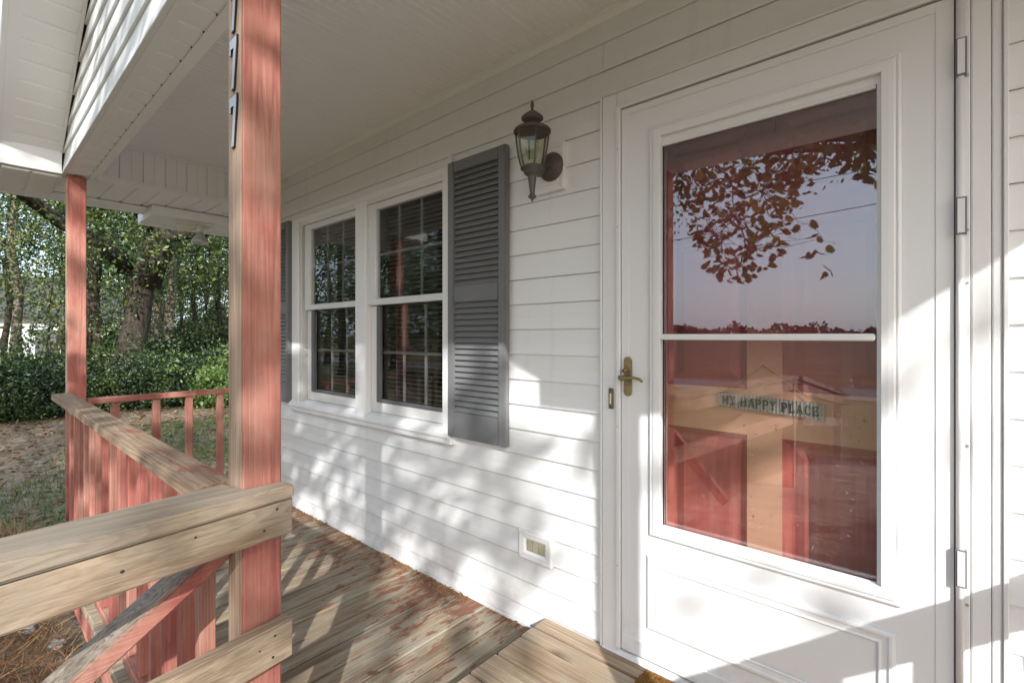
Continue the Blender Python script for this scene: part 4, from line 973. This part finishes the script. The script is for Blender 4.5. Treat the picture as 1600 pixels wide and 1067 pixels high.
# neighbour house
hx, hy = dirpos(28, 46)
nh = thing('neighbour_house', (hx, hy, GZ), 'white single storey neighbour house with grey roof glimpsed through the left trees', 'house')
obj('wall', MB().box(hx - 4, hx + 3, hy - 9, hy + 5, GZ - .1, 2.6), M['vinyl'], nh)
mb = MB(); mb.prism([(hx - 4.6, 2.5), (hx - .5, 5.4), (hx + 3.6, 2.5)], 'Y', hy - 9.4, hy + 5.4); obj('roof', mb, M['shingle'], nh)
for yy in (-6, -1.5, 3.2):
    wn_ = obj('window', MB().box(hx + 3.0, hx + 3.04, hy + yy - .5, hy + yy + .5, .6, 1.9), M['trim'], nh); obj('pane', MB().box(hx + 3.045, hx + 3.06, hy + yy - .42, hy + yy + .42, .68, 1.82), M['screen'], wn_)
obj('door', MB().box(hx + 3.0, hx + 3.05, hy + .6, hy + 1.5, GZ, 1.7), M['screen'], nh)

# front oak: casts the dapple and shows in the door glass
def lobed():
    pts = [(0, 0), (.12, .10), (.30, .16), (.22, .26), (.42, .38), (.25, .45), (.46, .62), (.26, .66), (.30, .82), (.10, .80), (0, 1.0)]
    pts = pts + [(-x, y) for x, y in pts[-2:0:-1]]; return pts
OL = lobed()
fo = thing('front_oak', (3.6, -10.2, GZ), 'front yard oak whose hanging lobed leaves show in the storm door glass', 'tree')
g = np.random.default_rng(77)
mb = MB(); tp = [(3.6, -10.2, GZ - .1), (3.6, -10.15, 1.2), (3.5, -10.1, 2.8), (3.3, -10.2, 4.6), (3.4, -10.3, 7), (3.2, -10.1, 9.6)]
mb.tube(tp, [.52, .4, .36, .3, .2, .06], 14); obj('trunk', mb, M['bark'], fo)
# shade clumps: chosen along sun rays from porch and yard, plus a general crown
def pseudo(n_, c, r, cr, per):
    return clumps(g, n_, per, c, r, cr)
lv1, c1 = pseudo(250, (4.2, -9.2, 7.0), (5.0, 4.2, 2.6), .42, 36)
lv2, c2 = pseudo(85, (-1.5, -11.0, 7.6), (5.0, 3.6, 2.4), .45, 36)
lv3, c3 = pseudo(44, (-7.0, -11.0, 7.2), (6.0, 3.4, 3.2), .6, 95)
lm = MB()
for cc, nn in ((c1, 12), (c2, 9), (c3, 5)):
    for i in range(nn): limb_tube(lm, tp[2 + i % 3], cc[g.integers(0, len(cc))], .14, .012, g, 6, .15, 6)
# hanging branches in front of the porch
hang = [((3.4, -10.1, 4.2), (-1.2, -4.9, 4.0), (-2.9, -4.2, 3.3)), ((3.4, -10.1, 4.0), (.2, -5.0, 4.1), (-1.5, -4.1, 2.75)), ((3.4, -10.1, 4.4), (1.2, -5.2, 4.3), (-.3, -4.3, 3.3)), ((3.4, -10.1, 4.4), (-1.0, -5.2, 4.6), (-1.9, -4.3, 3.0))]
tw_ = []
for a, b, c in hang:
    p1_ = limb_tube(lm, a, b, .09, .025, g, 6, .1, 6); p2_ = limb_tube(lm, b, c, .022, .004, g, 5, .1, 7); tw_ += p2_[1:]
obj('limbs', lm, M['bark'], fo)
lv = np.concatenate([lv1, lv2, lv3], 0)
def shade_branch(n_, per, xr, zr, dr):
    xw_ = g.uniform(*xr, n_); zw_ = g.uniform(*zr, n_); d_ = g.uniform(*dr, n_)
    cc = np.stack([xw_ + 1.129 * d_, -d_, zw_ + .85 * d_], 1); return np.repeat(cc, per, 0) + g.normal(size=(n_ * per, 3)) * np.array([.2, .2, .13])
near = np.concatenate([shade_branch(40, 17, (-4.4, -2.78), (.1, 1.15), (4.3, 6.2)), shade_branch(5, 12, (-2.7, -2.4), (.3, 1.1), (5, 7)), shade_branch(9, 15, (-2.4, -1.75), (.0, .7), (4.5, 6.5)), shade_branch(3, 14, (-1.6, -1.0), (.35, .6), (5, 6.5)), shade_branch(2, 12, (-.5, -.1), (1.0, 1.3), (5, 6.5)), shade_branch(14, 14, (-7.0, -3.4), (-.55, .1), (4.5, 6.5))], 0)
xw = lv[:, 0] + 1.129 * lv[:, 1]; zw = lv[:, 2] + .85 * lv[:, 1]
nz = np.sin(xw * 4.1 + 1) * np.sin(zw * 5.3 + xw * 1.7) + .6 * np.sin(xw * 9.3) * np.sin(zw * 8.1 + 2)
keep = np.where(xw > -1.5, .10 + .12 * (nz > .5), np.where(xw > -2.45, .30 + .3 * (nz > .1), np.where(zw > .05, .35, .3)))
keep = np.where(xw < -5.2, .85, keep)
lv = np.concatenate([lv[g.random(len(lv)) < keep], near], 0)
v, f = leaf_quads(lv, .16, g, .3, .6); npmesh('crown', v, f, M['leaf'], fo)
# lobed leaves
def leafmesh():
    me = bpy.data.meshes.new('oak_leaf'); bm = bmesh.new()
    mid = [bm.verts.new((0, y, .02 * math.sin(y * 3))) for y in (0, .3, .6, 1.0)]
    vs = [bm.verts.new((x * .95, y, -.10 * abs(x) + .02 * math.sin(y * 3))) for x, y in OL]
    bm.faces.new(vs); bmesh.ops.delete(bm, geom=mid, context='VERTS'); bm.to_mesh(me); bm.free(); me.materials.append(M['leaf']); return me
LME = leafmesh()
cnt = 0; cl = []
def glass_pt(px, py, dist):    # where a leaf must hang out front to be mirrored at this spot of the pane
    u_ = (px - 800) / 750.; s_ = math.atan2(857, 750); d = Vector((-math.cos(s_) + u_ * math.sin(s_), math.sin(s_) + u_ * math.cos(s_), (525 - py) / 750.))
    t_ = (1.64 + dist) / d.y; return Vector((t_ * d.x, -dist, CZ + t_ * d.z))
targets = []; low = ((1030, 270), (1060, 300), (1085, 385), (1105, 430), (1135, 450), (1165, 442), (1200, 425), (1225, 392), (1240, 330), (1262, 275), (1300, 255), (1335, 275), (1370, 290))
def lowy(px):
    for (a, ya), (b, yb) in zip(low, low[1:]):
        if a <= px <= b: return ya + (yb - ya) * (px - a) / (b - a)
    return 260
while len(targets) < 1500:
    px = g.uniform(1030, 1370); py = g.uniform(150, 455); ly = lowy(px)
    if py > ly - 4: continue
    gap = math.sin(px * .061 + 1.3) * math.cos(py * .057 + px * .02) + g.normal() * .3
    if gap > .7 and py > 215: continue
    targets.append(glass_pt(px, py, g.uniform(3.9, 5.6)))
targets = [glass_pt(1285 + g.normal() * 13, 388 + g.normal() * 20, 4.3 + g.normal() * .1) for _ in range(16)] + targets
g.shuffle(targets) if False else None
tm = MB(); nodes = [glass_pt(a_, b_, 4.6) for a_, b_ in ((1060, 190), (1100, 240), (1140, 280), (1150, 340), (1190, 300), (1230, 240), (1290, 210), (1350, 200), (1120, 370), (1170, 390))]
for a_, b_ in ((0, 1), (1, 2), (2, 3), (2, 4), (4, 5), (5, 6), (6, 7), (3, 8), (3, 9)): limb_tube(tm, nodes[a_], nodes[b_], .009, .006, g, 5, .05, 5)
limb_tube(tm, (1.2, -5.2, 4.3), nodes[7], .022, .01, g, 6, .1, 6); limb_tube(tm, nodes[4], glass_pt(1285, 372, 4.4), .005, .002, g, 5, -.05, 6)
for p in targets[::7]:
    q = min(nodes, key=lambda n_: (n_ - p).length); limb_tube(tm, q, p, .0045, .0015, g, 4, .08, 4)
obj('twigs', tm, M['bark'], fo)
for p in targets[:300]:
    s_ = g.uniform(.08, .14); q = Vector((g.normal(), g.normal() - .3, -abs(g.normal()) - .3)).to_track_quat('Y', 'Z')
    o = bpy.data.objects.new('oak_leaf', LME); C.objects.link(o); o.parent = fo; o.location = p - wloc(fo); o.rotation_mode = 'QUATERNION'; o.rotation_quaternion = q; o.scale = (s_, s_, s_)
vv = []; ff = []
base_v = np.array([(x * .95, y, -.1 * abs(x)) for x, y in OL]); nbv = len(base_v)
from mathutils import Quaternion
rest = targets[300:]
for i, p in enumerate(rest):
    s_ = g.uniform(.08, .14); q = Vector((g.normal(), g.normal() - .3, -abs(g.normal()) - .3)).to_track_quat('Y', 'Z').to_matrix()
    vv.append((base_v * s_) @ np.array(q).T + np.array(p)); ff.append(np.arange(nbv) + i * nbv)
npmesh('leaves', np.concatenate(vv), np.array(ff), M['leaf'], fo, kind='stuff')

# far tree line, power line
g = np.random.default_rng(3); cs = []
x = -500
while x < 500:
    h = g.uniform(4.0, 10.5) if g.random() < .85 else 2.5; wd = g.uniform(5, 11)
    nn = 130; p = g.normal(size=(nn, 3)); p /= np.linalg.norm(p, axis=1, keepdims=True); p *= g.uniform(.5, 1, (nn, 1)) ** .5
    cs.append(p * np.array([wd * .7, 4, h * .55]) + np.array([x, -330 + g.normal() * 12, GZ + h * .45])); x += wd * .75
cs = np.concatenate(cs, 0); v, f = leaf_quads(cs, 2.6, g, .0, 1.0); npmesh('treeline', v, f, M['farleaf'], None, 'distant line of trees across the dry field', 'treeline', None, 'stuff')
for i, (x, lab) in enumerate(((-46, 'wooden utility pole down the road on the woods side'), (38, 'wooden utility pole down the road on the open side'))):
    up = thing('utility_pole', (x, -20 + i * 2, GZ), lab, 'utility pole', 'utility poles along the road')
    obj('pole', MB().tube([(x, -20 + i * 2, GZ - .2), (x, -20 + i * 2, 8.5)], [.15, .1], 10), M['greyZ'], up); obj('crossarm', MB().box(x - .05, x + .05, -21 + i * 2, -19 + i * 2, 7.9, 8.0), M['greyY'], up)
def wire(y0, z0, y1, z1, lab, sag):
    pts = []
    for i in range(25):
        t = i / 24; pts.append((-46 + 84 * t, y0 + (y1 - y0) * t, z0 + (z1 - z0) * t - sag * 4 * t * (1 - t)))
    obj('power_line', MB().tube(pts, .014, 5), M['black'], None, lab, 'power line', 'overhead wires along the road')
wire(-20, 4.6, -18, 8.0, 'lower single overhead wire crossing the sky over the road', .6); wire(-20.8, 8.05, -18.8, 8.05, 'upper overhead wire strung between the pole crossarms', .8)

# ================================================================== LITTER, GRASS, SCRAPS
def strew(name, N_, xr, yr, size, mat, label, cat, seed, up=0., asp=.6, zr=.03, mask=None):
    g = np.random.default_rng(seed); c = np.stack([g.uniform(*xr, N_), g.uniform(*yr, N_), GZ + .004 + g.uniform(0, zr, N_)], 1)
    if mask is not None: c = c[mask(c, g)]
    n_ = len(c); an = g.uniform(0, 6.283, n_); tilt = g.normal(size=n_) * .3
    d = np.stack([np.cos(an), np.sin(an), np.abs(tilt) + up], 1); d /= np.linalg.norm(d, axis=1, keepdims=True); s_ = np.stack([-np.sin(an), np.cos(an), g.normal(size=n_) * .3], 1)
    sz = (size * g.uniform(.5, 1.4, n_))[:, None]
    a = c; b = c + d * sz * .5 + s_ * sz * asp * .5; e = c + d * sz; h = c + d * sz * .5 - s_ * sz * asp * .5
    v = np.concatenate([a, b, e, h], 0); i = np.arange(n_)
    npmesh(name, v, np.stack([i, i + n_, i + 2 * n_, i + 3 * n_], 1), mat, None, label, cat, None, 'stuff')
strew('pine_straw', 26000, (-6.2, -1.45), (-2.6, -1.27), .12, M['needle'], 'orange pine straw bedding the ground below the porch edge', 'pine straw', 1, .1, .035, .07)
strew('fallen_leaves', 15000, (-15, -4.6), (-4.5, 6), .075, M['litter'], 'fallen leaves strewn over the shaded yard', 'leaf litter', 2)
def gm_(c, g):
    n2 = np.sin(c[:, 0] * 1.3 + 1) * np.cos(c[:, 1] * 1.7) + np.sin(c[:, 0] * .6 + c[:, 1] * .9) + g.normal(size=len(c)) * .35
    return n2 > .45
strew('grass', 42000, (-11, -4.6), (-4.0, 3.5), .085, M['grass'], 'thin patches of grass in the bare yard', 'grass', 4, 1.3, .09, .0, gm_)
g = np.random.default_rng(8); Nd = 1500; c_ = np.stack([g.uniform(-3.9, -1.26, Nd), -np.abs(g.normal(size=Nd)) * .035 + .004, np.full(Nd, .003) + g.uniform(0, .006, Nd)], 1); c_ = c_[np.sin(c_[:, 0] * 5) + np.sin(c_[:, 0] * 13.) > -.5]
Nd = len(c_); an = g.normal(size=Nd) * .9; ln_ = (g.uniform(.004, .022, Nd))[:, None]; d = np.stack([np.cos(an), np.sin(an), g.normal(size=Nd) * .15], 1); s_ = np.stack([-np.sin(an), np.cos(an), np.zeros(Nd)], 1) * .0022
v = np.concatenate([c_ - s_, c_ + s_, c_ + d * ln_ + s_, c_ + d * ln_ - s_], 0); i = np.arange(Nd); npmesh('deck_litter', v, np.stack([i, i + Nd, i + 2 * Nd, i + 3 * Nd], 1), M['needle'], None, 'bits of straw and leaf caught along the foot of the siding', 'litter', None, 'stuff')
for i, (x, y, lab) in enumerate(((-2.92, -.78, 'curled brown leaf on the deck beside the near post'), (-2.3, -.12, 'small brown leaf on the deck against the siding'), (-1.62, -.62, 'brown leaf on the deck short of the pine step'))):
    me = LME.copy(); me.materials.clear(); me.materials.append(M['litter']); o = bpy.data.objects.new('dry_leaf', me); C.objects.link(o); o.location = (x, y, .012); o.rotation_euler = (.25, -.2, i * 2.1 + .4); o.scale = (.06, .065, .06); tag(o, lab, 'leaf', 'dry leaves on the porch floor')
def scrap(x, y, r, label, seed, sy=1., ang=0):
    g = np.random.default_rng(seed); mb = MB(); bmesh.ops.create_icosphere(mb.bm, subdivisions=3, radius=1)
    for v in mb.bm.verts:
        k = 1 + .28 * math.sin(v.co.x * 5 + seed) * math.cos(v.co.y * 4 + seed * 2) + g.normal() * .07; v.co = Vector((v.co.x * r * k * 1.5, v.co.y * r * k * sy, v.co.z * r * k * .38))
    mb.xf(Matrix.Translation((x, y, GZ + .045 + r * .35)) @ Matrix.Rotation(ang, 4, 'Z')); obj('white_scrap', mb, M['scrap'], None, label, 'scrap', 'pale scraps lying on the pine straw')
scrap(-3.92, -1.405, .05, 'long crumpled white scrap on the pine straw, leftmost one', 1, .7, .2)
scrap(-3.6, -1.30, .034, 'curled round white scrap on the pine straw against the porch edge', 2)
scrap(-2.95, -1.42, .055, 'pale scrap on the pine straw just behind the slanting handrail', 3)
